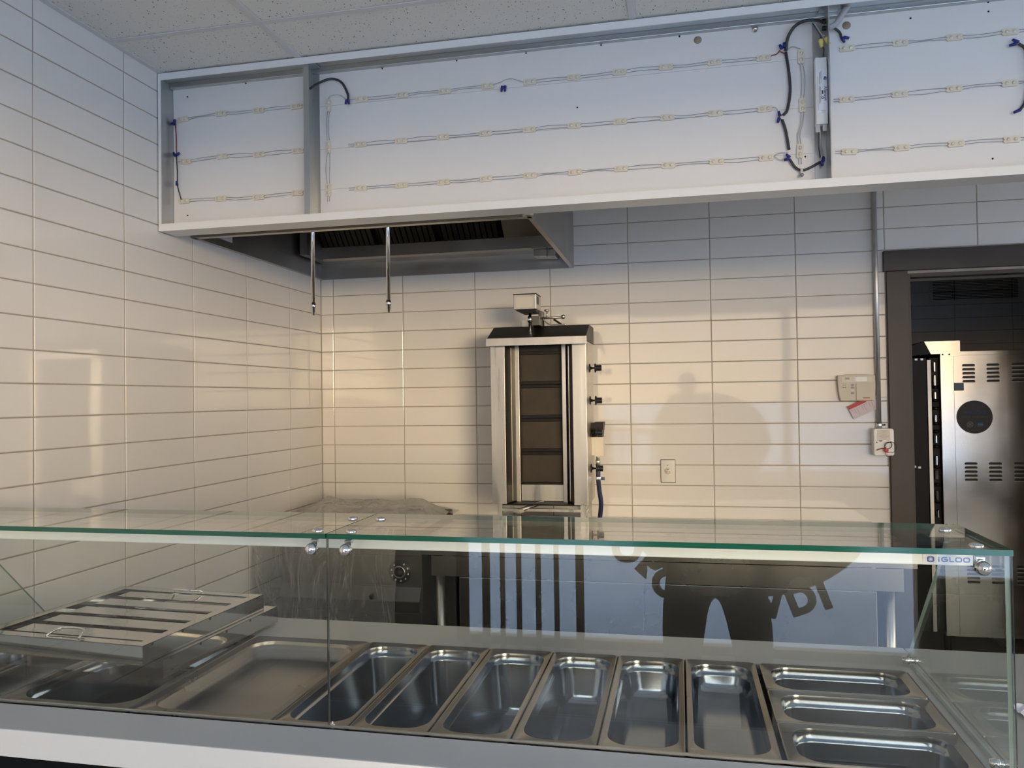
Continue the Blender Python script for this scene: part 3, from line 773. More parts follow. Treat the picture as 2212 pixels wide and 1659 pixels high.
# canted black roof with a bright front lip
rf = MB().prism([(-.452, 1.768), (-.300, 1.835), (-.115, 1.835), (-.115, 1.75), (-.452, 1.75)], 0, 1.067, 1.541)
rf.build('roof', M['black_metal'], gyro, bevel=.002)
MB().box(1.064, 1.544, -.457, -.453, 1.732, 1.770).build('roof_lip', M['steel'], gyro, bevel=.0015)
# base frame with drip tray slides
for x in (1.100, 1.498):
    for y in (-.405, -.14):
        MB().box(x, x + .022, y, y + .022, TZ + .0008, gz0).build('base_post', M['steel'], gyro)
MB().box(1.122, 1.498, -.404, -.392, .945, .958).build('base_rail', M['steel'], gyro)
MB().box(1.122, 1.498, -.300, -.290, .958, .972).build('base_rail', M['steel'], gyro)
MB().box(1.115, 1.505, -.40, -.14, .915, .925).build('drip_tray', M['mirror'], gyro, bevel=.003)
MB().box(1.10, 1.52, -.395, -.13, .972, .979).build('base_plate', M['black_metal'], gyro)
MB().prism([(1.205, .944), (1.225, .944), (1.225, .962), (1.205, .962)], 1, -.47, -.42).box(1.19, 1.24, -.475, -.465, .950, .964).build('spit_stop', M['steel'], gyro)
MB().tube([(1.215, -.45, .956), (1.300, -.30, .975)], .010, 6).build('spit_arm', M['steel'], gyro)
# spit motor and linkage
mo = MB().box(1.190, 1.300, -.40, -.275, 1.909, 1.981).build('spit_motor', M['steel'], gyro, bevel=.002)
MB().rbox(1.243, 1.944, .082, .050, .006, -.4012, -.400).build('motor_label', M['keypad_light'], mo)
MB().box(1.188, 1.302, -.402, -.273, 1.981, 1.984).build('motor_lid', M['black_metal'], mo)
MB().box(1.300, 1.3015, -.375, -.335, 1.935, 1.972).build('switch_plate', M['black'], mo)
MB().prism([(1.20, 1.906), (1.297, 1.909), (1.297, 1.895), (1.225, 1.893)], 1, -.385, -.29).build('motor_plate', M['black_metal'], gyro)
MB().lathe([(.0001, 0), (.0075, 0), (.0085, .004), (.0085, .055), (.0125, .056), (.0125, .082), (.007, .084), (.007, .112)], (1.262, -.36, 1.795), (0, 0, 1), 12).build('spit_socket', M['chrome'], gyro)
MB().box(1.27, 1.312, -.37, -.26, 1.832, 1.878).box(1.292, 1.312, -.30, -.24, 1.832, 1.909).build('motor_bracket', M['dark_steel'], gyro, bevel=.002)
MB().box(1.20, 1.252, -.24, -.234, 1.835, 1.872).build('rear_plate', M['steel'], gyro)
MB().tube([(1.305, -.31, 1.872), (1.412, -.31, 1.874)], .0055, 8).sphere((1.416, -.31, 1.876), .011).build('adjusting_rod', M['steel'], gyro)
MB().tube([(1.336, -.31, 1.874), (1.336, -.31, 1.905)], .0042, 8).lathe([(.0001, 0), (.012, 0), (.012, .009), (.0001, .010)], (1.336, -.31, 1.905), (0, 0, 1), 10).build('wing_screw', M['steel'], gyro)
MB().tube(smooth_path([(1.318, -.33, 1.868), (1.335, -.33, 1.850), (1.352, -.335, 1.838), (1.395, -.34, 1.836), (1.435, -.345, 1.835)], 4), .0032, 8).build('bent_pin', M['chrome'], gyro)
MB().tube([(1.365, -.28, 1.868), (1.398, -.26, 1.845)], .005, 8).build('link_arm', M['black_metal'], gyro)
# gas taps on the right-hand side
for z in (1.625, 1.468, 1.313, 1.140):
    kn = MB().lathe([(.0001, .018), (.0045, .018), (.0045, .030)], (gx1 - .002, -.28, z), (1, 0, 0), 10)
    kn.lathe([(.0001, .028), (.022, .028), (.023, .031), (.019, .035), (.0145, .036), (.0145, .060), (.0001, .061)], (gx1 - .002, -.28, z), (1, 0, 0), 16)
    kn.lathe([(.0001, .001), (.022, .001), (.020, .006), (.008, .008), (.0045, .019)], (gx1 - .002, -.28, z), (1, 0, 0), 16)
    kn.build('gas_knob', M['black'], gyro)
vb = MB().box(gx1, 1.552, -.25, -.15, 1.200, 1.290).box(1.552, 1.594, -.245, -.155, 1.195, 1.290).build('valve_cover', M['keypad_light'], gyro, bevel=.0015)
MB().prism([(1.552, 1.290), (1.588, 1.290), (1.596, 1.362), (1.552, 1.362)], 1, -.248, -.152).box(gx1, 1.552, -.245, -.155, 1.290, 1.358).build('valve_hood', M['black_metal'], gyro)
MB().lathe([(.010, 0), (.010, .03), (.012, .032), (.012, .05), (.008, .052), (.008, .07)], (1.562, -.2, 1.125), (0, 0, 1), 12).build('gas_union', M['galv'], gyro)

hose = MB().tube(smooth_path([(1.562, -.2, 1.150), (1.562, -.198, 1.08), (1.566, -.19, 1.02), (1.572, -.18, .96), (1.566, -.17, .90), (1.560, -.165, TZ + .002)], 5), .0115, 12).build('gas_hose', M['hose'], gyro)
hose['label'] = 'dark blue gas hose'
MB().lathe([(.0125, 0), (.0135, .002), (.0135, .016), (.0125, .018)], (1.563, -.197, 1.075), (0, 0, 1), 14).box(1.576, 1.594, -.203, -.195, 1.075, 1.092).build('hose_clamp', M['chrome'], hose)

# ================================================================= COVERED COOKING RANGE
CX0, CX1, CY0, CZ = .14, .822, -.72, .905
rg = thing('cooking_range', 'dark countertop cooking range with a round dial, in the corner under clear plastic', 'range', (.47, -.38, 0))
MB().box(CX0, CX1, CY0 + .004, -.06, .10, .79).build('body', M['dark_steel'], rg)
MB().box(CX0, CX1 - .003, CY0 - .012, -.06, .784, .838).build('top_frame', M['dark_steel'], rg, bevel=.004)
MB().box(CX0 + .01, CX1 - .04, CY0 + .08, -.08, .838, CZ).build('cooktop', M['black_metal'], rg, bevel=.01)
cp = MB().box(CX0, CX1, CY0, CY0 + .004, .648, .782).build('control_panel', M['dark_steel'], rg)
MB().prism([(CY0, .647), (CY0, .644), (CY0 - .03, .588), (CY0 - .03, .584), (CY0 + .004, .584), (CY0 + .004, .647)], 0, CX0, CX1 - .004).build('sloped_panel', M['dark_steel'], rg)
MB().box(CX0, CX1 - .014, CY0 - .004, CY0 + .004, .10, .582).build('oven_front', M['black_metal'], rg)
MB().box(CX0 + .02, CX1 - .004, CY0 - .012, CY0 - .004, .12, .530).build('oven_door', M['black'], rg, bevel=.003)
dl = MB().lathe([(.0001, -.002), (.0535, -.002), (.0545, 0)], (.718, CY0, .712), (0, 1, 0), 32).build('dial_plate', M['black'], rg)
MB().lathe([(.024, -.0025), (.029, -.008), (.026, -.014), (.022, -.012), (.022, -.006)], (.718, CY0, .712), (0, 1, 0), 28).build('dial_ring', M['steel'], dl)
MB().lathe([(.0001, -.03), (.017, -.028), (.020, -.002)], (.718, CY0, .712), (0, 1, 0), 20).build('dial_knob', M['black'], dl)
mk = MB()
for i in range(9):
    a_ = math.radians(60 - i * 36)
    x, z = .718 + .040 * math.cos(a_), .712 + .040 * math.sin(a_)
    mk.prism([(x - .004, z - .004), (x + .004, z - .004), (x + .001, z + .005)], 1, CY0 - .0034, CY0 - .0022)
mk.build('dial_marks', M['paper'], dl)
MB().lathe([(.0001, -.03), (.012, -.028), (.014, -.002)], (.60, CY0 - .02, .606), (0, 1, 0), 16).build('small_knob', M['black'], rg)

def plastic():
    m = bpy.data.materials.new('clear_plastic_sheet'); m.use_nodes = True
    nt = m.node_tree; nt.nodes.clear()
    out = nt.nodes.new('ShaderNodeOutputMaterial'); mix = nt.nodes.new('ShaderNodeMixShader')
    tr = nt.nodes.new('ShaderNodeBsdfTransparent'); pb = nt.nodes.new('ShaderNodeBsdfPrincipled')
    tr.inputs[0].default_value = (.93, .93, .92, 1)
    pb.inputs['Base Color'].default_value = (.80, .78, .74, 1); pb.inputs['Roughness'].default_value = .25
    lw = nt.nodes.new('ShaderNodeLayerWeight'); lw.inputs[0].default_value = .35
    mr = nt.nodes.new('ShaderNodeMapRange'); mr.inputs[3].default_value = .14; mr.inputs[4].default_value = .85
    tc = nt.nodes.new('ShaderNodeTexCoord'); n = nt.nodes.new('ShaderNodeTexNoise'); n.inputs['Scale'].default_value = 5; n.inputs['Detail'].default_value = 2.5; n.inputs['Distortion'].default_value = 2.2
    mp = nt.nodes.new('ShaderNodeMapping'); mp.inputs['Scale'].default_value = (1.6, 1, .6)
    nt.links.new(tc.outputs['Object'], mp.inputs[0]); nt.links.new(mp.outputs[0], n.inputs['Vector'])
    bp = nt.nodes.new('ShaderNodeBump'); bp.inputs['Strength'].default_value = .9; bp.inputs['Distance'].default_value = .05
    nt.links.new(n.outputs['Fac'], bp.inputs['Height']); nt.links.new(bp.outputs[0], pb.inputs['Normal']); nt.links.new(bp.outputs[0], lw.inputs['Normal'])
    nt.links.new(lw.outputs['Facing'], mr.inputs[0]); nt.links.new(mr.outputs[0], mix.inputs[0])
    nt.links.new(tr.outputs[0], mix.inputs[1]); nt.links.new(pb.outputs[0], mix.inputs[2]); nt.links.new(mix.outputs[0], out.inputs[0])
    return m
M['plastic'] = plastic()
# draped sheet: a tent ridge over the rear of the range, skirts hanging at the front and left
def sheet():
    nu, nv = 56, 44
    vs = []; rnd = random.Random(3)
    fold = [(rnd.uniform(.05, .95), rnd.uniform(6, 22), rnd.uniform(0, 6.3), rnd.uniform(.4, 1)) for _ in range(6)]
    for j in range(nv + 1):
        v = j / nv
        for i in range(nu + 1):
            u = i / nu
            x = -.0 + .012 + u * .80
            wr = sum(a_ * math.sin(f_ * u + p_ + v * c_ * 9) for c_, f_, p_, a_ in fold) / 6
            wr2 = abs(math.sin(u * 17 + 2.2 * math.sin(v * 5) + 1.3)) * .5 + abs(math.sin(u * 9.3 - v * 7)) * .5
            if v < .2:      # back fall behind the ridge
                t = v / .2; y = -.05 - .20 * t; z = .90 + .085 * t
            elif v < .52:   # top slope forward
                t = (v - .2) / .32; y = -.25 - .49 * t; z = .985 - .075 * t
            else:           # front skirt
                t = (v - .52) / .48; y = -.742 - .012 * t; z = .91 - .50 * t
            ridge = max(0, 1 - abs(u - .52) / .42)
            edge = min(1, min(u, 1 - u) / .18)
            if v < .52:
                z += -.055 * (1 - edge) + .014 * wr - .012 * wr2
                z = max(z, .915 - .02 * (1 - edge))
                y += .01 * wr
            else:
                t = (v - .52) / .48
                y -= (.004 + .026 * t) * wr2 + .012 * wr
                x += .02 * math.sin(u * 25 + 3 * t) * t - .03 * t * (u - .5) - (.0 if u > .2 else .02 * t)
                if u > .86: z += (u - .86) * 1.2 * t      # torn short at the right
            vs.append((x, y, z))
    fs = [(j * (nu + 1) + i, j * (nu + 1) + i + 1, (j + 1) * (nu + 1) + i + 1, (j + 1) * (nu + 1) + i) for j in range(nv) for i in range(nu)]
    # keep the dial side open: the skirt stops left of the dial centre
    keep = []
    for f in fs:
        cx = sum(vs[k][0] for k in f) / 4; cy = sum(vs[k][1] for k in f) / 4
        if cy < -.735 and cx > .705: continue
        keep.append(f)
    return MB().add(vs, keep, 0, True)
tag(sheet().build('plastic_sheet', M['plastic']), 'crumpled clear plastic sheet draped over the cooking range in the corner', 'plastic sheet')

# ================================================================= DEVICES ON THE BACK WALL
ou = thing('power_outlet', 'stainless single power outlet plate on the back wall tiles', 'outlet', (1.897, -.004, 1.046))
MB().rbox(1.897, 1.103, .0745, .1185, .003, -.0022, -.0004).build('dark_outline', M['print_dark'], ou)  # thin dark border showing round the plate
MB().rbox(1.897, 1.103, .070, .114, .003, -.0060, -.0022).build('plate', M['steel'], ou, bevel=.0015)
MB().lathe([(.0001, -.0085), (.0165, -.0085), (.0172, -.006)], (1.897, 0, 1.103), (0, 1, 0), 20).build('socket', M['keypad_light'], ou)
MB().lathe([(.0001, -.009), (.003, -.009)], (1.897, 0, 1.112), (0, 1, 0), 8, sm=False).box(1.887, 1.893, -.0090, -.0087, 1.0985, 1.1005).box(1.901, 1.907, -.0090, -.0087, 1.0985, 1.1005).box(1.903, 1.905, -.0090, -.0087, 1.0965, 1.1025).build('socket_slots', M['print_dark'], ou)
for z in (1.133, 1.073):
    MB().lathe([(.0001, -.0072), (.003, -.007), (.0035, -.0055)], (1.897, 0, z), (0, 1, 0), 10).build('screw', M['chrome'], ou)

kp = thing('alarm_keypad', 'beige alarm keypad with a flip cover on the back wall', 'keypad', (2.795, -.01, 1.447))
out_ = [(2.724, 1.449), (2.874, 1.447), (2.880, 1.47), (2.884, 1.53), (2.882, 1.571), (2.84, 1.576), (2.80, 1.5775), (2.76, 1.577), (2.712, 1.572), (2.712, 1.53), (2.717, 1.48)]
MB().prism(out_, 1, -.026, -.001).build('case', M['keypad'], kp, bevel=.004)
MB().rbox(2.800, 1.5525, .138, .026, .003, -.0275, -.026).build('display_bezel', M['keypad_light'], kp)
MB().rbox(2.818, 1.553, .052, .022, .004, -.029, -.0275).build('display_window', M['white'], kp)
MB().prism([(2.795, 1.452), (2.870, 1.450), (2.878, 1.53), (2.795, 1.531)], 1, -.030, -.026).build('flip_cover', M['keypad'], kp, bevel=.001)
s_ = MB()
for z in (1.561, 1.556, 1.551): s_.box(2.744, 2.766, -.0281, -.0277, z, z + .0015)
for z in (1.524, 1.512): s_.box(2.733, 2.742, -.0265, -.0261, z, z + .0018); s_.box(2.745, 2.749, -.0266, -.0261, z - .0005, z + .0023)
s_.build('indicator_marks', M['print_dark'], kp)
for z in (1.525, 1.512, 1.499, 1.486):
    MB().rbox(2.779, z, .016, .009, .0044, -.0275, -.026).build('button', M['print_grey'] if z != 1.499 else M['keypad_light'], kp)
MB().box(2.825, 2.855, -.0305, -.0300, 1.460, 1.4645).build('maker_name', M['print_red'], kp)

tg = thing('inspection_tag', 'pink and red paper inspection tag hanging below the beige keypad', 'tag', (2.83, -.02, 1.36))
a_, c_ = Vector((2.756, 0, 1.420)), Vector((2.893, 0, 1.486))
ex = (c_ - a_).normalized(); ez = Vector((-ex.z, 0, ex.x))
def tp(u, v, y): return tuple(a_ + ex * u + ez * v + Vector((0, y, 0)))
L_, Wd = .146, .068
poly = [(0, 0), (0, -Wd), (L_ - .022, -Wd), (L_, -Wd + .02), (L_, -.018), (L_ - .018, 0)]
def tagpoly(pl, y0, y1, name, mat):
    n = len(pl); vs = [tp(u, v, y0) for u, v in pl] + [tp(u, v, y1) for u, v in pl]
    MB().add(vs, [tuple(range(n - 1, -1, -1)), tuple(range(n, 2 * n))] + [(i, (i + 1) % n, n + (i + 1) % n, n + i) for i in range(n)]).build(name, mat, tg)
tagpoly(poly, -.0145, -.0140, 'card', M['tag'])
tagpoly([(0, 0), (0, -.017), (.088, -.017), (.088, 0)], -.0148, -.0145, 'red_band', M['print_red'])
ln = MB()
for i in range(9):
    u0 = .010 + .012 * i
    ln.add([tp(u0, -.022, -.0149), tp(u0 + .0016, -.022, -.0149), tp(u0 + .0016, -.03 - .03 * ((i * 7) % 3) / 2, -.0149), tp(u0, -.03 - .03 * ((i * 7) % 3) / 2, -.0149)], [(0, 1, 2, 3)])
ln.build('printed_lines', M['print_pink'], tg)
e_ = tp(L_ - .012, -.022, -.0152)
MB().lathe([(.0001, 0), (.003, 0)], e_, (0, -1, 0), 8, sm=False).build('eyelet', M['print_dark'], tg)
MB().tube([tp(L_ - .012, -.022, -.0155), (2.906, -.0335, 1.462), (2.94, -.02, 1.466)], .0006, 5).build('tie_wire', M['galv'], tg)

cd = thing('conduit', 'thin galvanised conduit running down the back wall beside the doorway', 'pipe', (2.897, -.014, 1.33))
MB().tube([(2.897, -.0145, 1.318), (2.897, -.0145, 2.76)], .0112, 14).build('pipe', M['galv'], cd)
MB().lathe([(.0125, 0), (.0135, .001), (.0135, .022), (.0125, .024)], (2.897, -.0145, 1.316), (0, 0, 1), 14).build('connector', M['chrome'], cd)
MB().tube([(2.909, -.018, 1.330), (2.922, -.02, 1.332)], .003, 6).lathe([(.005, 0), (.005, .003), (.0001, .003)], (2.92, -.02, 1.332), (1, 0, 0), 8).build('set_screw', M['black_metal'], cd)

pst = thing('pull_station', 'white emergency pull station box with a red pull ring at the end of the conduit', 'pull station', (2.907, -.03, 1.186))
MB().rbox(2.907, 1.250, .090, .130, .012, -.058, -.001).build('box', M['white'], pst, bevel=.004)
MB().rbox(2.907, 1.284, .056, .050, .002, -.0592, -.0582).build('instruction_label', M['keypad_light'], pst)
li = MB()
for i, (z, w_) in enumerate(((1.304, .034), (1.299, .018), (1.294, .040), (1.285, .028), (1.280, .044), (1.275, .040), (1.270, .026))):
    li.box(2.907 - w_ / 2, 2.907 + w_ / 2, -.0596, -.0593, z, z + .0014)
li.build('printed_lines', M['print_grey'], pst)
MB().lathe([(.0001, 0), (.009, 0)], (2.892, -.0586, 1.262), (0, -1, 0), 14, sm=False).build('seal_mark', M['print_blue'], pst)
MB().lathe([(.0001, .004), (.003, .003), (.0035, 0)], (2.875, -.058, 1.250), (0, -1, 0), 8).lathe([(.0001, .004), (.003, .003), (.0035, 0)], (2.938, -.058, 1.252), (0, -1, 0), 8).build('screw', M['brown_speck'], pst)
MB().lathe([(.004, .012), (.010, .012), (.011, .006), (.010, .002), (.004, .002)], (2.913, -.062, 1.213), (0, -1, 0), 12).build('red_knob', pbr('red_plastic', (.62, .06, .06), .35), pst)
def ring(cx, cz, r, y, t=.0014, tilt=0):
    return [(cx + r * math.cos(k * PI / 10), y - .006 * math.sin(k * PI / 10), cz + r * math.sin(k * PI / 10)) for k in range(21)]
MB().tube(ring(2.923, 1.236, .016, -.068), .0016, 6, cap=False).tube(ring(2.932, 1.226, .026, -.072), .0013, 6, cap=False).build('pull_ring', M['black_metal'], pst)
MB().tube(smooth_path([(2.905, -.064, 1.222), (2.89, -.066, 1.220), (2.872, -.064, 1.213)], 4), .0024, 6).tube(smooth_path([(2.912, -.066, 1.205), (2.912, -.07, 1.19), (2.918, -.066, 1.184), (2.94, -.066, 1.188)], 4), .0016, 6).build('seal_wire', M['wire_red'], pst)
ch = MB()
for i in range(9):
    z = 1.190 - i * .0065
    ch.tube([(2.922 + .002 * math.cos(k * PI / 3) * (1 if i % 2 else .3), -.060 + .002 * math.cos(k * PI / 3) * (.3 if i % 2 else 1), z + .0035 * math.sin(k * PI / 3)) for k in range(7)], .0008, 5, cap=False)
ch.build('chain', M['black_metal'], pst)

# ================================================================= ROOM BEHIND THE DOORWAY
ov = thing('rotisserie_oven', 'tall stainless rotisserie oven with louvred side in the room behind the doorway', 'oven', (3.80, 1.1, 0))
oy = .75
MB().box(3.470, 4.35, oy, oy + .003, .12, 1.690).build('side_panel', M['oven_steel'], ov)
MB().box(3.400, 3.468, oy - .004, oy + .003, .12, 1.690).build('corner_post', M['oven_steel'], ov, bevel=.001)
MB().box(3.402, 4.35, oy + .003, oy + .85, .12, 1.690).build('cabinet', M['oven_steel'], ov)
MB().box(3.40, 4.36, oy - .006, oy + .86, 1.690, 1.712).build('top_cover', M['oven_steel'], ov, bevel=.001)
# flue cap at the top front corner
MB().prism([(3.318, 1.772), (3.502, 1.772), (3.502, 1.686), (3.40, 1.686), (3.40, 1.70), (3.352, 1.70)], 1, oy - .010, oy + .8).build('canopy_end', M['oven_steel'], ov)
MB().prism([(3.245, 1.748), (3.318, 1.770), (3.350, 1.702), (3.238, 1.690)], 1, oy - .008, oy + .8).build('canopy_visor', M['black_metal'], ov)
for x in (3.412, 3.446):
    MB().lathe([(.0001, .003), (.004, .002), (.005, 0)], (x, oy - .010, 1.696), (0, -1, 0), 8).build('screw', M['black'], ov)
lv = MB()
lvx, lvz = [3.546, 3.669, 3.795, 3.92, 4.05], (1.634, .990 + .094, .515)
slot = MB().prism([(-.030, -.0055), (.030, -.0055), (.033, .001), (.027, .0065), (-.027, .0065), (-.033, .001)], 1, -.0016, 0)
sl_me = bpy.data.meshes.new('louver'); sl_me.from_pydata(slot.v, [], slot.f); sl_me.materials.append(M['black']); sl_me.update()
lip = MB().tube([(-.032, -.003, -.0075), (.032, -.003, -.0075)], .0016, 6)
lp_me = bpy.data.meshes.new('louver_lip'); lp_me.from_pydata(lip.v, [], lip.f); lp_me.materials.append(M['steel']); lp_me.update()
for z0 in lvz:
    for x in lvx:
        for i in range(5):
            o = bpy.data.objects.new('louver', sl_me); C.objects.link(o); o.parent = ov
            o.location = Vector((x, oy - .0004, z0 - i * .0225)) - WL[ov]
            o2 = bpy.data.objects.new('louver_lip', lp_me); C.objects.link(o2); o2.parent = o
MB().rbox(3.489, 1.514, .060, .044, .003, oy - .002, oy).build('rating_plate', pbr('blue_rating_plate', (.03, .07, .10), .3), ov)
st = MB().lathe([(.0001, .0012), (.092, .0012), (.0925, 0)], (3.570, oy, 1.343), (0, -1, 0), 48, sm=False).build('round_sticker', M['sticker'], ov)
t1 = MB(); put_text(t1, 'WELCOME', .0235, (3.570, oy - .0018, 1.369), (1, 0, 0), (0, 0, 1), bold=.0006); t1.build('sticker_title', pbr('faded_blue_print', (.02, .03, .14), .5), st)
t2 = MB(); put_text(t2, 'PLEASE WAIT HERE', .0160, (3.570, oy - .0018, 1.343), (1, 0, 0), (0, 0, 1)); t2.build('sticker_text', pbr('faded_grey_print', (.055, .05, .045), .5), st)
t3 = MB(); t3.lathe([(.0132, .0018), (.0165, .0018)], (3.546, oy, 1.302), (0, -1, 0), 24, sm=False).box(3.5335, 3.5585, oy - .0019, oy - .0017, 1.3075, 1.3105).box(3.5335, 3.5585, oy - .0019, oy - .0017, 1.2935, 1.2965).box(3.538, 3.554, oy - .0019, oy - .0017, 1.2985, 1.3055)
t3.build('card_mark', pbr('pale_print', (.16, .15, .13), .5), st)
t4 = MB().box(3.583, 3.613, oy - .0017, oy - .0015, 1.289, 1.314).build('card_mark', pbr('mid_blue_print', (.01, .05, .13), .5), st)
MB().box(3.584, 3.612, oy - .0021, oy - .0018, 1.2965, 1.3065).build('card_lettering', pbr('pale_blue_print', (.12, .17, .21), .5), ov)
# glazed front with bars, on the oven's left face
MB().box(3.236, 3.245, oy + .01, oy + .80, .14, 1.680).build('glass_door', M['black'], ov)
MB().box(3.245, 3.330, oy + .01, oy + .80, .14, 1.680).build('door_frame', M['black_metal'], ov)
MB().box(3.333, 3.352, oy - .002, oy + .02, .14, 1.668).build('door_edge', M['steel'], ov)
MB().box(3.352, 3.400, oy + .03, oy + .04, .14, 1.680).build('hinge_recess', M['black_metal'], ov)
for z, h_ in ((1.628, .05), (1.545, .07), (1.46, .05), (1.33, .05), (1.22, .04), (1.10, .05), (1.02, .05), (.90, .06), (.80, .04)):
    MB().lathe([(.011, 0), (.011, h_)], (3.374, oy + .012, z - h_ / 2), (0, 0, 1), 10).build('glass_tube', M['chrome'], ov)
for z in (1.505, 1.43, 1.385, 1.30, 1.255, 1.17, 1.055, .955, .86):
    MB().lathe([(.0001, 0), (.018, 0), (.018, .018), (.0001, .018)], (3.374, oy + .010, z), (0, 0, 1), 10).build('tube_holder', M['black'], ov)
for x, z in ((3.27, 1.672), (3.30, 1.672), (3.25, 1.065), (3.275, 1.060)):
    MB().box(x, x + .014, oy, oy + .01, z - .005, z + .005).build('latch_tab', M['galv'], ov)
for x in (3.42, 4.30):
    for y in (oy + .05, oy + .78):
        MB().tube([(x, y, 0), (x, y, .12)], .02, 10).build('foot', M['black'], ov)

vg = thing('vent_grille', 'dark wide vent grille high on the wall of the room behind the doorway', 'vent', (4.245, YB2, 2.14))
vx0, vx1, vz0, vz1 = 3.940, 4.550, 2.212, 2.404
vf = MB(); t_ = .028
vf.box(vx0 - t_, vx1 + t_, YB2 - .012, YB2 - .002, vz0 - t_, vz0); vf.box(vx0 - t_, vx1 + t_, YB2 - .012, YB2 - .002, vz1, vz1 + t_); vf.box(vx0 - t_, vx0, YB2 - .012, YB2 - .002, vz0, vz1); vf.box(vx1, vx1 + t_, YB2 - .012, YB2 - .002, vz0, vz1)
vf.build('frame', M['paint'], vg)
MB().box(vx0, vx1, YB2 - .004, YB2 - .002, vz0, vz1).build('duct_opening', M['black'], vg)
for i in range(16):
    z = vz0 + .006 + i * .012
    MB().add([(vx0, YB2 - .011, z), (vx1, YB2 - .011, z), (vx1, YB2 - .005, z + .006), (vx0, YB2 - .005, z + .006)], [(0, 1, 2, 3)]).build('slat', M['black_metal'], vg)
# ================================================================= GLASS-TOPPED FOOD COUNTER
KX0, KX1 = .060, 2.492          # ends of the glass case
FY, RY = -2.63, -2.365          # front glass plane, rear edge of the top glass
DK = .839                       # pan rim / deck level
GT = 1.222                      # top of the top glass
OX0, OX1, OY0, OY1 = .150, 2.466, -2.620, -2.088   # well opening
ct = thing('food_counter', 'long refrigerated food counter with glass guard and a well of steel pans', 'counter', (1.27, -2.27, 0))
dk = MB()
z0, z1 = DK - .030, DK - .004
dk.box(.01, 2.505, OY1, -1.903, z0, z1); dk.box(.01, OX0, OY0 - .022, OY1, z0, z1); dk.box(OX1, 2.505, OY0 - .022, OY1, z0, z1); dk.box(OX0, OX1, OY0 - .022, OY0, z0, z1)
dk.build('deck', M['deck'], ct, bevel=.002)
w_ = MB(); t = .004
w_.box(OX0, OX1, OY0, OY1, DK - .24, DK - .236); w_.box(OX0 - t, OX0, OY0, OY1, DK - .24, z0); w_.box(OX1, OX1 + t, OY0, OY1, DK - .24, z0); w_.box(OX0, OX1, OY0 - t, OY0, DK - .24, z0); w_.box(OX0, OX1, OY1, OY1 + t, DK - .24, z0)
w_.build('well', M['well'], ct)
# front edge: grey face, white ledge, dark front
MB().box(.01, 3.40, FY - .124, OY0 - .022, .800, DK + .006).build('front_rim', M['rim_grey'], ct, bevel=.002)
MB().box(.01, 2.505, FY - .006, FY - .001, DK + .006, DK + .010).build('glass_channel', M['galv'], ct)
MB().box(.01, 3.40, FY - .128, FY - .1242, .792, DK + .006).build('white_edge_band', M['laminate'], ct, bevel=.0015)
MB().box(.01, 3.40, FY - .100, FY - .080, .10, .800).build('front_panel', M['front_dark'], ct)
MB().box(.01, 2.505, -1.93, -1.91, .10, z0).build('rear_panel', M['counter_rear'], ct)
MB().box(.01, .03, FY - .078, -1.93, .10, z0).box(2.485, 2.505, FY - .078, -1.93, .10, z0).build('end_panel', M['steel_h'], ct)
MB().box(.05, 2.46, FY - .05, -1.96, 0, .10).build('plinth', M['black'], ct)

def pane(name, mb_faces, parent):
    return mb_faces.build(name, [M['glass'], M['glass_edge' if name == 'top_glass' else 'glass_edge_grey' if name == 'front_glass' else 'glass_edge_pale']], parent)
def slab(x0, x1, y0, y1, z0, z1, thin):
    """glass slab; faces across the thin axis are clear, the rest are the green edge"""
    mb = MB()
    vs = [(x, y, z) for z in (z0, z1) for y in (y0, y1) for x in (x0, x1)]
    fs = [((0, 2, 3, 1), 2), ((4, 5, 7, 6), 2), ((0, 1, 5, 4), 1), ((2, 6, 7, 3), 1), ((0, 4, 6, 2), 0), ((1, 3, 7, 5), 0)]
    for f, ax in fs: mb.add(vs, [f], 0 if ax == thin else 1)
    return mb
XM = 1.276
for a, c in ((KX0, XM - .0012), (XM + .0012, KX1)):
    pane('top_glass', slab(a, c, FY - .004, RY, GT - .010, GT, 2), ct)
    pane('front_glass', slab(a, c, FY, FY + .006, DK + .004, GT - .0105, 1), ct)
for x in (KX0 + .002, KX1 - .010):
    prof = [(FY + .0065, GT - .0105), (RY + .02, GT - .0105), (-2.276, 1.124), (-2.030, .855), (-2.045, DK - .002), (FY + .0065, DK - .002)]
    mb = MB(); n = len(prof); t = .008
    vs = [(x, p[0], p[1]) for p in prof] + [(x + t, p[0], p[1]) for p in prof]
    mb.add(vs, [tuple(range(n - 1, -1, -1)), tuple(range(n, 2 * n))], 0)
    mb.add(vs, [(i, (i + 1) % n, n + (i + 1) % n, n + i) for i in range(n)], 1)
    pane('side_glass', mb, ct)
# clamps: cap on the top glass, strap, chrome dome on the front glass
for x in (.105, 1.245, 1.317, 2.447):
    cl = MB().sphere((x, FY - .004, 1.191), .0125, (0, -1, 0), 18, lo=0, hi=90, rings=7).lathe([(.0125, 0), (.0125, -.004)], (x, FY - .004, 1.191), (0, -1, 0), 18)
    co = cl.build('glass_clamp', M['chrome'], ct)
    MB().prism([(FY + .0062, 1.186), (FY + .009, 1.186), (FY + .009, 1.205), (FY + .034, 1.2085), (FY + .034, 1.2112), (FY + .006, 1.208)], 0, x - .007, x + .007).build('strap', M['chrome'], co, bevel=.001)
    MB().lathe([(.0115, 0), (.0115, .002), (.009, .0045), (.0001, .0055)], (x, FY + .026, GT), (0, 0, 1), 18).build('cap', M['chrome'], co)
    MB().lathe([(.004, 0), (.004, -.012)], (x, FY + .026, GT - .010), (0, 0, 1), 10).build('stud', M['chrome'], co)
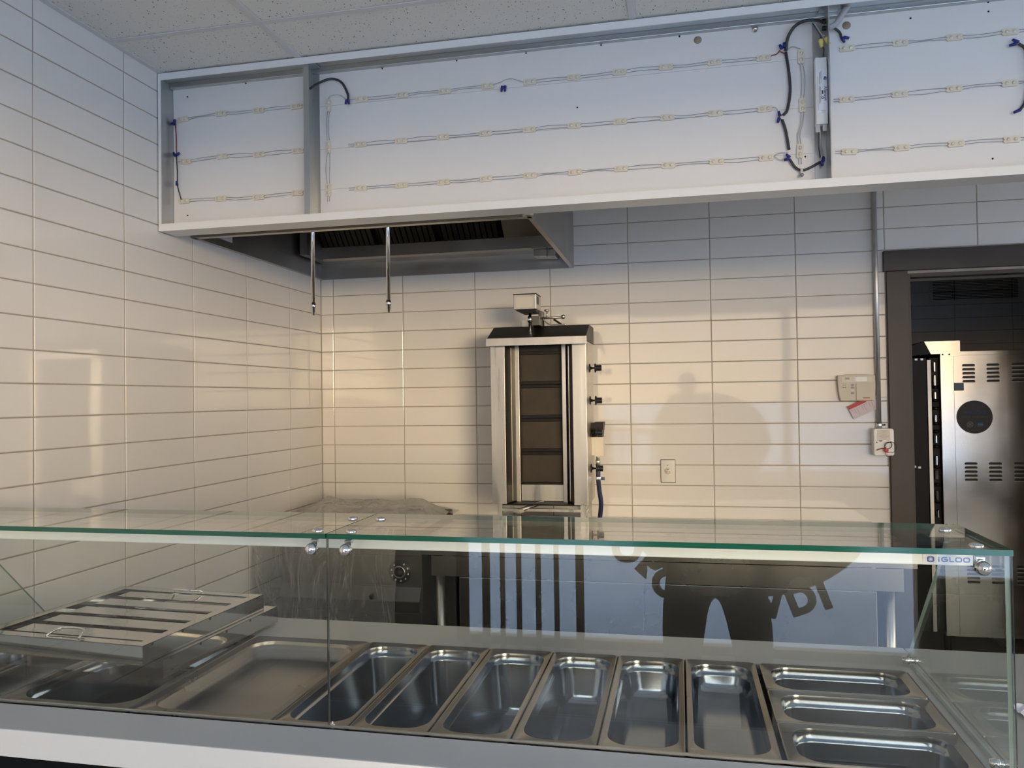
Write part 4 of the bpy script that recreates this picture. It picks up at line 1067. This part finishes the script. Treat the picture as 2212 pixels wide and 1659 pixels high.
for x in (.105, 1.250, 1.315, 2.447):
    MB().lathe([(.0115, 0), (.0115, .002), (.009, .0045), (.0001, .0055)], (x, -2.443, GT), (0, 0, 1), 18).build('cap', M['chrome'], ct)
for y in (-2.052, FY + .045):
    for x in (KX0 + .006, KX1 - .006):
        MB().lathe([(.0001, -.022), (.007, -.020), (.009, -.012), (.009, -.006), (.006, -.005), (.006, .005), (.009, .006), (.009, .012), (.0001, .014)], (x, y, DK + .012), (1, 0, 0), 14).build('panel_stud', M['chrome'], ct)
# small plus-shaped sticker by the seam
MB().box(1.283, 1.286, FY - .0005, FY, .842, .855).box(1.280, 1.289, FY - .0005, FY, .848, .850).build('seam_sticker', M['paper'], ct)
# lamp strip under the top glass
ls_ = MB().box(KX0 + .035, 2.452, -2.564, -2.525, 1.180, 1.200).build('light_strip', M['strip'], ct, bevel=.002)
MB().box(2.452, 2.4545, -2.563, -2.526, 1.181, 1.199).build('end_cap', M['galv'], ls_)
nm = MB().box(2.374, 2.4515, -2.5648, -2.5642, 1.1815, 1.199).build('name_plate', M['paper'], ls_)
lg = MB(); yl2 = -2.5652
lg.rbox(2.3865, 1.1903, .0118, .0100, .003, yl2, yl2 + .0003)
lg.build('logo_badge', M['print_blue'], nm)
sn = MB()
for k in range(4):
    an = k * PI / 4; dx, dz = .0038 * math.cos(an), .0038 * math.sin(an); nx, nz = -.0005 * math.sin(an), .0005 * math.cos(an)
    sn.add([(2.3865 - dx - nx, yl2 - .0002, 1.1903 - dz - nz), (2.3865 + dx - nx, yl2 - .0002, 1.1903 + dz - nz), (2.3865 + dx + nx, yl2 - .0002, 1.1903 + dz + nz), (2.3865 - dx + nx, yl2 - .0002, 1.1903 - dz + nz)], [(0, 1, 2, 3)])
sn.build('logo_snowflake', M['paper'], nm)
def stroke(mb, pts, w):
    pts = [Vector((p[0], 0, p[1])) for p in pts]
    L = []; R_ = []
    for i, p in enumerate(pts):
        d0 = (p - pts[i - 1]).normalized() if i else (pts[1] - p).normalized()
        d1 = (pts[i + 1] - p).normalized() if i < len(pts) - 1 else d0
        t_ = (d0 + d1).normalized(); n = Vector((-t_.z, 0, t_.x)); k = w / 2 / max(.4, n.dot(Vector((-d0.z, 0, d0.x))))
        L.append(p + n * k); R_.append(p - n * k)
    n = len(pts); vs = [(v.x, yl2, v.z) for v in L + R_]
    mb.add(vs, [(i, i + 1, n + i + 1, n + i) for i in range(n - 1)])
lt = MB(); hgt = .0088; zb = 1.1859; sw = .0021
def rr_pts(x, w, a0, a1):
    """points round a rounded rectangle"""
    pts = rrect(x + w / 2, zb + hgt / 2, w - sw, hgt - sw, .0022, 3); return pts[a0:] + pts[:a1] if a1 is not None else pts[a0:]
x = 2.3985
lt.box(x, x + .0022, yl2, yl2 + .0002, zb, zb + .0062); lt.box(x, x + .0022, yl2, yl2 + .0002, zb + .0070, zb + .0088)
x = 2.4035; w = .0105
stroke(lt, [(x + w - .001, zb + hgt - sw / 2), (x + .003, zb + hgt - sw / 2), (x + sw / 2, zb + hgt - .003), (x + sw / 2, zb + .003), (x + .003, zb + sw / 2), (x + w - .003, zb + sw / 2), (x + w - sw / 2, zb + .002), (x + w - sw / 2, zb + .0045), (x + w * .45, zb + .0045)], sw)
x = 2.4165; stroke(lt, [(x + sw / 2, zb + hgt), (x + sw / 2, zb + sw / 2), (x + .0075, zb + sw / 2)], sw)
for x in (2.4258, 2.4385):
    pts = rrect(x + .0055, zb + hgt / 2, .011 - sw, hgt - sw, .0020, 3); stroke(lt, pts + [pts[0]], sw)
lt.build('brand_lettering', M['print_blue'], nm)
# hooked wire guide at the right end
MB().tube(smooth_path([(2.462, -2.545, 1.198), (2.474, -2.545, 1.197), (2.476, -2.548, 1.186), (2.478, -2.552, 1.176), (2.472, -2.555, 1.172)], 4), .0018, 8).build('lamp_lead', M['paper'], ls_)

# the till side of the counter, continuing to the right
till = thing('till_counter', 'plain grey-white counter continuing to the right of the glass case', 'counter', (2.95, -2.27, 0))
MB().box(2.508, 3.40, OY0 - .021, -1.903, DK - .030, DK - .004).build('worktop', M['deck'], till, bevel=.003)
MB().box(2.53, 3.38, FY + .01, -1.95, 0, DK - .030).build('body', M['rim_grey'], till)
pp_ = MB(); rnd = random.Random(5)
g = [[(2.612 + .011 * i + rnd.uniform(-.002, .002), -2.345 + .011 * j_ + rnd.uniform(-.002, .002), DK - .002 + .012 * abs(math.sin(i * 1.7 + j_ * 1.1)) * (.4 + .6 * rnd.random())) for i in range(9)] for j_ in range(8)]
pp_.add([p for r in g for p in r], [(j_ * 9 + i, j_ * 9 + i + 1, (j_ + 1) * 9 + i + 1, (j_ + 1) * 9 + i) for j_ in range(7) for i in range(8)])
tag(pp_.build('crumpled_paper', M['paper']), 'crumpled white slip of paper on the counter right of the glass', 'paper')

# ================================================================= FOOD PANS
def ring_pts(cx, cy, hw, hd, r, seg=6):
    return rrect(cx, cy, 2 * hw, 2 * hd, min(r, hw - .001, hd - .001), seg)
def food_pan(x0, x1, y0, y1, depth, label, mat='pan', step=.022, r=.050, rim=(.011, .021), group=None, dent=False):
    t_ = thing('food_pan', label, 'pan', ((x0 + x1) / 2, (y0 + y1) / 2, DK - depth), group)
    cx, cy, hw, hd = (x0 + x1) / 2, (y0 + y1) / 2, (x1 - x0) / 2, (y1 - y0) / 2
    R0 = .010
    rx, ry = rim
    def rg_(ins, r_, z): return [(p[0], p[1], z) for p in ring_pts(cx, cy, hw - ins, hd - ins, r_)]
    def rb_(ins, r_, z): return [(p[0], p[1], z) for p in ring_pts(cx, cy, hw - rx - ins, hd - ry - ins, r_)]
    # rim flange: outer lip rolled down, flat top; square-ish outside, rounded opening inside
    rim_rings = [rg_(.0, R0, DK - .006), rg_(.0, R0, DK - .001), rg_(.001, R0, DK + .0005), rg_(.0030, R0, DK + .0002), rg_(.0048, R0, DK - .0016), rb_(0, r, DK - .0016), rb_(.0015, r - .002, DK - .003)]
    body = [rb_(.0015, r - .002, DK - .003), rb_(.003, r - .003, DK - .010), rb_(.0035, r - .004, DK - step)]
    body += [rb_(.006, r - .006, DK - step - .002), rb_(.007, r - .007, DK - step - .007)]
    e_ = .007 + .07 * depth
    body += [rb_(e_, r - .010, DK - depth + .020), rb_(e_ + .004, r - .012, DK - depth + .008), rb_(e_ + .012, r - .018, DK - depth + .0015), rb_(e_ + .020, r - .024, DK - depth)]
    def mesh(rings, close):
        mb = MB(); n = len(rings[0]); vs = [p for q in rings for p in q]
        fs = [(i * n + k, i * n + (k + 1) % n, (i + 1) * n + (k + 1) % n, (i + 1) * n + k) for i in range(len(rings) - 1) for k in range(n)]
        mb.add(vs, fs, 0, True)
        if close:
            o = (len(rings) - 1) * n
            mb.add(rings[-1], [tuple(range(n))], 0, False)
        return mb
    mesh(rim_rings, False).build('rim', M['pan_worn'], t_)
    bo = mesh(body, True).build('bowl', M[mat], t_)
    if dent:
        MB().lathe([(.007, 0), (.0095, .0015), (.010, .003), (.008, .0035)], (x1 - rx - .014, y0 + .30, DK - .085), (-1, 0, .1), 12).build('drain_cup', M['chrome'], bo)
    return t_
GRP = 'long narrow pans in the counter well'
gp = .0015
YA, YZ = -2.616, -2.092
food_pan(.156, .482 - gp, YA, YZ, .065, 'full-size steel pan at the far left end of the counter, mostly under the stacked filters')
food_pan(.482 + gp, .812 - gp, YA, YZ, .10, 'full-size dark steel pan at the left, half under the stacked filters', rim=(.018, .026), r=.058)
food_pan(.812 + gp, 1.143 - gp, YA, YZ, .042, 'shallow wide full-size steel pan right beside the stacked filters', 'pan_worn', step=.012, rim=(.018, .026), r=.058)
bx = [1.143, 1.308, 1.473, 1.637, 1.800, 1.962, 2.128]
lb = ['first long narrow pan, directly right of the shallow wide pan', 'second long narrow pan counted from the shallow wide pan', 'third long narrow pan, with a small round metal cup on its wall', 'fourth long narrow pan, right of the one with the round cup', 'fifth long narrow pan, left neighbour of the shallow one', 'shallowest long narrow pan, beside the three crosswise pans']
dp = [.15, .15, .15, .11, .085, .062]
for i in range(6):
    food_pan(bx[i] + gp, bx[i + 1] - gp, YA, YZ, dp[i], lb[i], group=GRP, dent=(i == 2), r=.046)
by = [YA, -2.440, -2.266, YZ]
l3 = ['front one of three crosswise pans at the right end, nearest the viewer', 'middle one of three crosswise pans at the right end', 'rear one of three crosswise pans at the right end']
for i in range(3):
    food_pan(2.128 + gp + .006, 2.462, by[i] + gp, by[i + 1] - gp, .10, l3[i], group='crosswise pans at the right end', r=.046, rim=(.021, .011))
for x in (.482, .812, 1.143):
    pass

# ================================================================= STACKED BAFFLE FILTERS
def filt(cx, cy, zb_, rot, label):
    s_, th = .480, .044; h_ = s_ / 2
    t_ = thing('baffle_filter', label, 'filter', (cx, cy, zb_), 'stacked hood filters on the counter', rot)
    f = MB(); e = .028
    for (a, c, d_, g_) in ((-h_, h_, -h_, -h_ + e), (-h_, h_, h_ - e, h_), (-h_, -h_ + e, -h_ + e, h_ - e), (h_ - e, h_, -h_ + e, h_ - e)):
        f.box(a, c, d_, g_, th - .0016, th); f.box(a, c, d_, g_, 0, .0016)
    f.box(-h_, h_, -h_, -h_ + .0015, 0, th); f.box(-h_, h_, h_ - .0015, h_, 0, th); f.box(-h_, -h_ + .0015, -h_, h_, 0, th); f.box(h_ - .0015, h_, -h_, h_, 0, th)
    f.build('frame', M['mirror'], t_, local=True)
    n = 5; p_ = (s_ - 2 * e) / n
    xl, xr_ = -h_ + e + .030, h_ - e * .35
    for i in range(n):
        y0_ = -h_ + e + i * p_
        # upper slat: shallow channel, its front edge dropped into the gap
        MB().add([(xl, y0_ + .006, th - .014), (xr_, y0_ + .006, th - .014), (xr_, y0_ + .019, th - .004), (xl, y0_ + .019, th - .004), (xr_, y0_ + p_ * .52, th - .0043), (xl, y0_ + p_ * .52, th - .0043), (xr_, y0_ + p_ - .007, th - .0040), (xl, y0_ + p_ - .007, th - .0040), (xr_, y0_ + p_ - .004, th - .016), (xl, y0_ + p_ - .004, th - .016)],
                 [(3, 2, 4, 5), (5, 4, 6, 7), (7, 6, 8, 9)]).build('baffle', M['mirror'], t_, local=True)
        MB().box(-h_ + e * .3, h_ - e * .3, y0_ - .020, y0_ + .020, .006, .0075).build('lower_baffle', M['black_metal'], t_, local=True)  # coloured black to put shade into the gaps between the slats
    for k in range(5):
        y0_ = -h_ + .03 + k * (s_ - .06) / 4
        MB().lathe([(.0001, 0), (.004, 0)], (h_ + .0004, y0_, th - .003), (1, 0, 0), 8, sm=False).build('rivet_hole', M['black'], t_, local=True)
    for y_, lean in () if zb_ < DK + .02 else ((-h_ + .014, .032), (h_ - .014, -.030)):
        hd_ = smooth_path([(-.048, y_, th), (-.044, y_ + lean * .3, th + .006), (-.030, y_ + lean, th + .012), (.030, y_ + lean, th + .012), (.044, y_ + lean * .3, th + .006), (.048, y_, th)], 4)
        MB().tube(hd_, .0028, 8).build('handle', M['chrome'], t_, local=True)
    return t_
filt(.551, -2.196, DK + .004, -.058, 'lower of two stacked polished steel baffle filters lying on the pans')
filt(.532, -2.240, DK + .0485, -.058, 'upper of two stacked polished steel baffle filters lying on the pans')
# ================================================================= PHOTOGRAPHER (seen mirrored in the glass)
def person():
    # joints: (x, y, z, radius)
    bx_, by_ = 2.075, -4.20
    J = [(bx_, by_ - .02, .90, .135),            # 0 pelvis
         (bx_, by_ - .03, 1.08, .125), (bx_, by_ - .03, 1.26, .145), (bx_ - .01, by_ - .03, 1.38, .115), (bx_ - .02, by_ - .02, 1.45, .055), (bx_ - .03, by_, 1.52, .060), (bx_ - .035, by_ + .012, 1.59, .088), (bx_ - .035, by_ + .006, 1.665, .070),  # spine, neck, head
         (bx_ - .095, by_ - .005, .82, .100), (bx_ - .115, by_ + .015, .64, .088), (bx_ - .125, by_ + .030, .46, .068), (bx_ - .125, by_ + .010, .28, .060), (bx_ - .125, by_ - .01, .09, .048), (bx_ - .13, by_ + .09, .045, .038), (bx_ - .135, by_ + .16, .035, .030),
         (bx_ + .095, by_ - .005, .82, .100), (bx_ + .125, by_ + .005, .64, .088), (bx_ + .140, by_ + .015, .46, .068), (bx_ + .140, by_ - .005, .28, .060), (bx_ + .140, by_ - .02, .09, .048), (bx_ + .155, by_ + .08, .045, .038), (bx_ + .165, by_ + .15, .035, .030),
         (bx_ - .185, by_ - .03, 1.37, .062), (bx_ - .275, by_ - .05, 1.20, .050), (bx_ - .245, by_ + .03, 1.36, .038), (bx_ - .212, by_ + .085, 1.455, .028),
         (bx_ + .165, by_ - .03, 1.37, .062), (bx_ + .245, by_ - .05, 1.20, .050), (bx_ + .150, by_ + .03, 1.36, .038), (bx_ + .052, by_ + .085, 1.450, .028)]
    E_ = [(0, 1), (1, 2), (2, 3), (3, 4), (4, 5), (5, 6), (6, 7), (0, 8), (8, 9), (9, 10), (10, 11), (11, 12), (12, 13), (13, 14), (0, 15), (15, 16), (16, 17), (17, 18), (18, 19), (19, 20), (20, 21), (3, 22), (22, 23), (23, 24), (24, 25), (3, 26), (26, 27), (27, 28), (28, 29)]
    me = bpy.data.meshes.new('person'); me.from_pydata([j[:3] for j in J], E_, [])
    ob = bpy.data.objects.new('person_src', me); C.objects.link(ob)
    ob.modifiers.new('skin', 'SKIN')
    for v, j in zip(me.skin_vertices[0].data, J): v.radius = (j[3], j[3])
    me.skin_vertices[0].data[0].use_root = True
    s = ob.modifiers.new('sub', 'SUBSURF'); s.levels = 2; s.render_levels = 2
    dg = bpy.context.evaluated_depsgraph_get(); m2 = bpy.data.meshes.new_from_object(ob.evaluated_get(dg))
    bpy.data.objects.remove(ob)
    mb = MB(); vs = [tuple(v.co) for v in m2.vertices]
    mb.v = vs
    for p in m2.polygons:
        c = p.center
        mb.f.append(tuple(p.vertices)); mb.sm.append(True)
        if c.z > 1.475 and abs(c.x - bx_) < .15: k = 2          # head and neck
        elif c.z < .93: k = 3 if c.z < .085 else 0
        elif c.y > by_ + .070: k = 2                            # wrists
        else: k = 1
        mb.m.append(k)
    # face, ears
    hx, hy, hz = bx_ - .035, by_ + .012, 1.60
    mb.sphere((hx, hy + .085, hz - .005), .014, (0, 1, .3), 10, 2, rings=6); mb.sphere((hx - .088, hy, hz), .02, (1, 0, 0), 10, 2, rings=6); mb.sphere((hx + .088, hy, hz), .02, (1, 0, 0), 10, 2, rings=6)
    for s in (-1, 1): mb.sphere((hx + s * .03, hy + .074, hz + .022), .010, (0, 1, 0), 10, 4, rings=6)
    mb.box(hx - .022, hx + .022, hy + .072, hy + .078, hz - .046, hz - .040, 4)
    # hands: palm, four fingers and a thumb each, closed on the ends of the phone
    for s, wx in ((-1, bx_ - .212), (1, bx_ + .052)):
        w = Vector((wx, by_ + .085, 1.455)); inn = -s
        px = PHX0 if s < 0 else PHX1
        mb.tube([w, w + Vector((inn * .012, .018, .010)), (px + s * .026, PHY - .030, 1.472)], [.027, .030, .026], 10, 2)
        for k in range(4):
            zf = 1.505 - k * .018; ln = (.052, .060, .056, .044)[k]
            b0 = Vector((px + s * .024, PHY - .022, zf)); b1 = Vector((px + s * .012, PHY + .001 - .004, zf + .002)); b2 = Vector((px + s * .010 + inn * .002, PHY - .003, zf + .004))
            mb.tube([b0, b0 + (b1 - b0) * .6 + Vector((s * .006, 0, 0)), b1, b2 + Vector((inn * .006, 0, 0))], [.0095, .009, .008, .006], 8, 2)
        mb.tube([(px + s * .020, PHY - .034, 1.460), (px + s * .004, PHY - .030, 1.478), (px + inn * .018, PHY - .024, 1.490)], [.011, .010, .007], 8, 2)
    return mb
PHX0, PHX1, PHY = 1.888, 2.036, -4.082
pm = person()
po = pm.build('person', [M['cloth_dark'], M['cloth_top'], M['skin'], M['black'], M['hair']])
tag(po, 'standing person in dark clothes holding up a phone, mirrored in the glass front', 'person')
hr = MB().sphere((2.040, -4.196, 1.630), .098, (0, -.25, 1), 18, lo=5, hi=90, rings=8)
hr.build('hair', M['hair'], po)
ph = thing('phone', 'black phone held sideways by the person mirrored in the glass', 'phone', (1.962, PHY, 1.450))
MB().rbox(1.962, 1.486, .148, .072, .008, PHY - .004, PHY + .004).build('phone_body', M['black'], ph, bevel=.001)
MB().rbox(1.962, 1.486, .142, .066, .006, PHY - .0046, PHY - .0042).build('screen', M['sticker'], ph)

# ================================================================= WINDOW LETTERING (mirrored in the glass front)
dc = thing('window_decal', 'round dark logo decal with letters along its lower edge on the storefront glass', 'decal', (2.30, YF - .056, .30))
yd = YF - .0555
MB().prism([(2.31 + .70 * math.cos(k * PI / 24), .955 + .575 * math.sin(k * PI / 24)) for k in range(48)], 1, yd - .0006, yd).build('disc', M['decal'], dc)
for ch_, ax_, az_, rot_ in (('O', 1.655, .62, 0), ('R', 1.785, .53, -42), ('O', 1.875, .43, 0), ('V', 2.430, .34, 8), ('D', 2.585, .37, 20), ('I', 2.700, .40, 20)):
    lt2 = MB(); a_ = math.radians(rot_)
    put_text(lt2, ch_, .20, (ax_, yd - .0003, az_), (math.cos(a_), 0, math.sin(a_)), (-math.sin(a_), 0, math.cos(a_)), bold=.012, extrude=.0006)
    lt2.build('letter', M['decal'], dc)

# upright slats standing by the window (mirrored in the glass front)
sc_ = thing('slat_screen', 'low screen of dark upright slats by the storefront, mirrored in the glass front', 'screen', (1.08, -5.50, 0))
for x, w_ in ((.757, .030), (.872, .045), (.968, .028), (1.062, .030), (1.172, .030), (1.275, .028), (1.405, .045)):
    MB().box(x - w_ / 2, x + w_ / 2, -5.512, -5.494, .05, 1.15).build('slat', M['decal'], sc_, bevel=.003)
MB().box(.72, 1.44, -5.53, -5.47, 0, .05).build('foot_rail', M['decal'], sc_)
MB().box(.72, 1.44, -5.518, -5.488, 1.15, 1.19).build('top_rail', M['decal'], sc_)
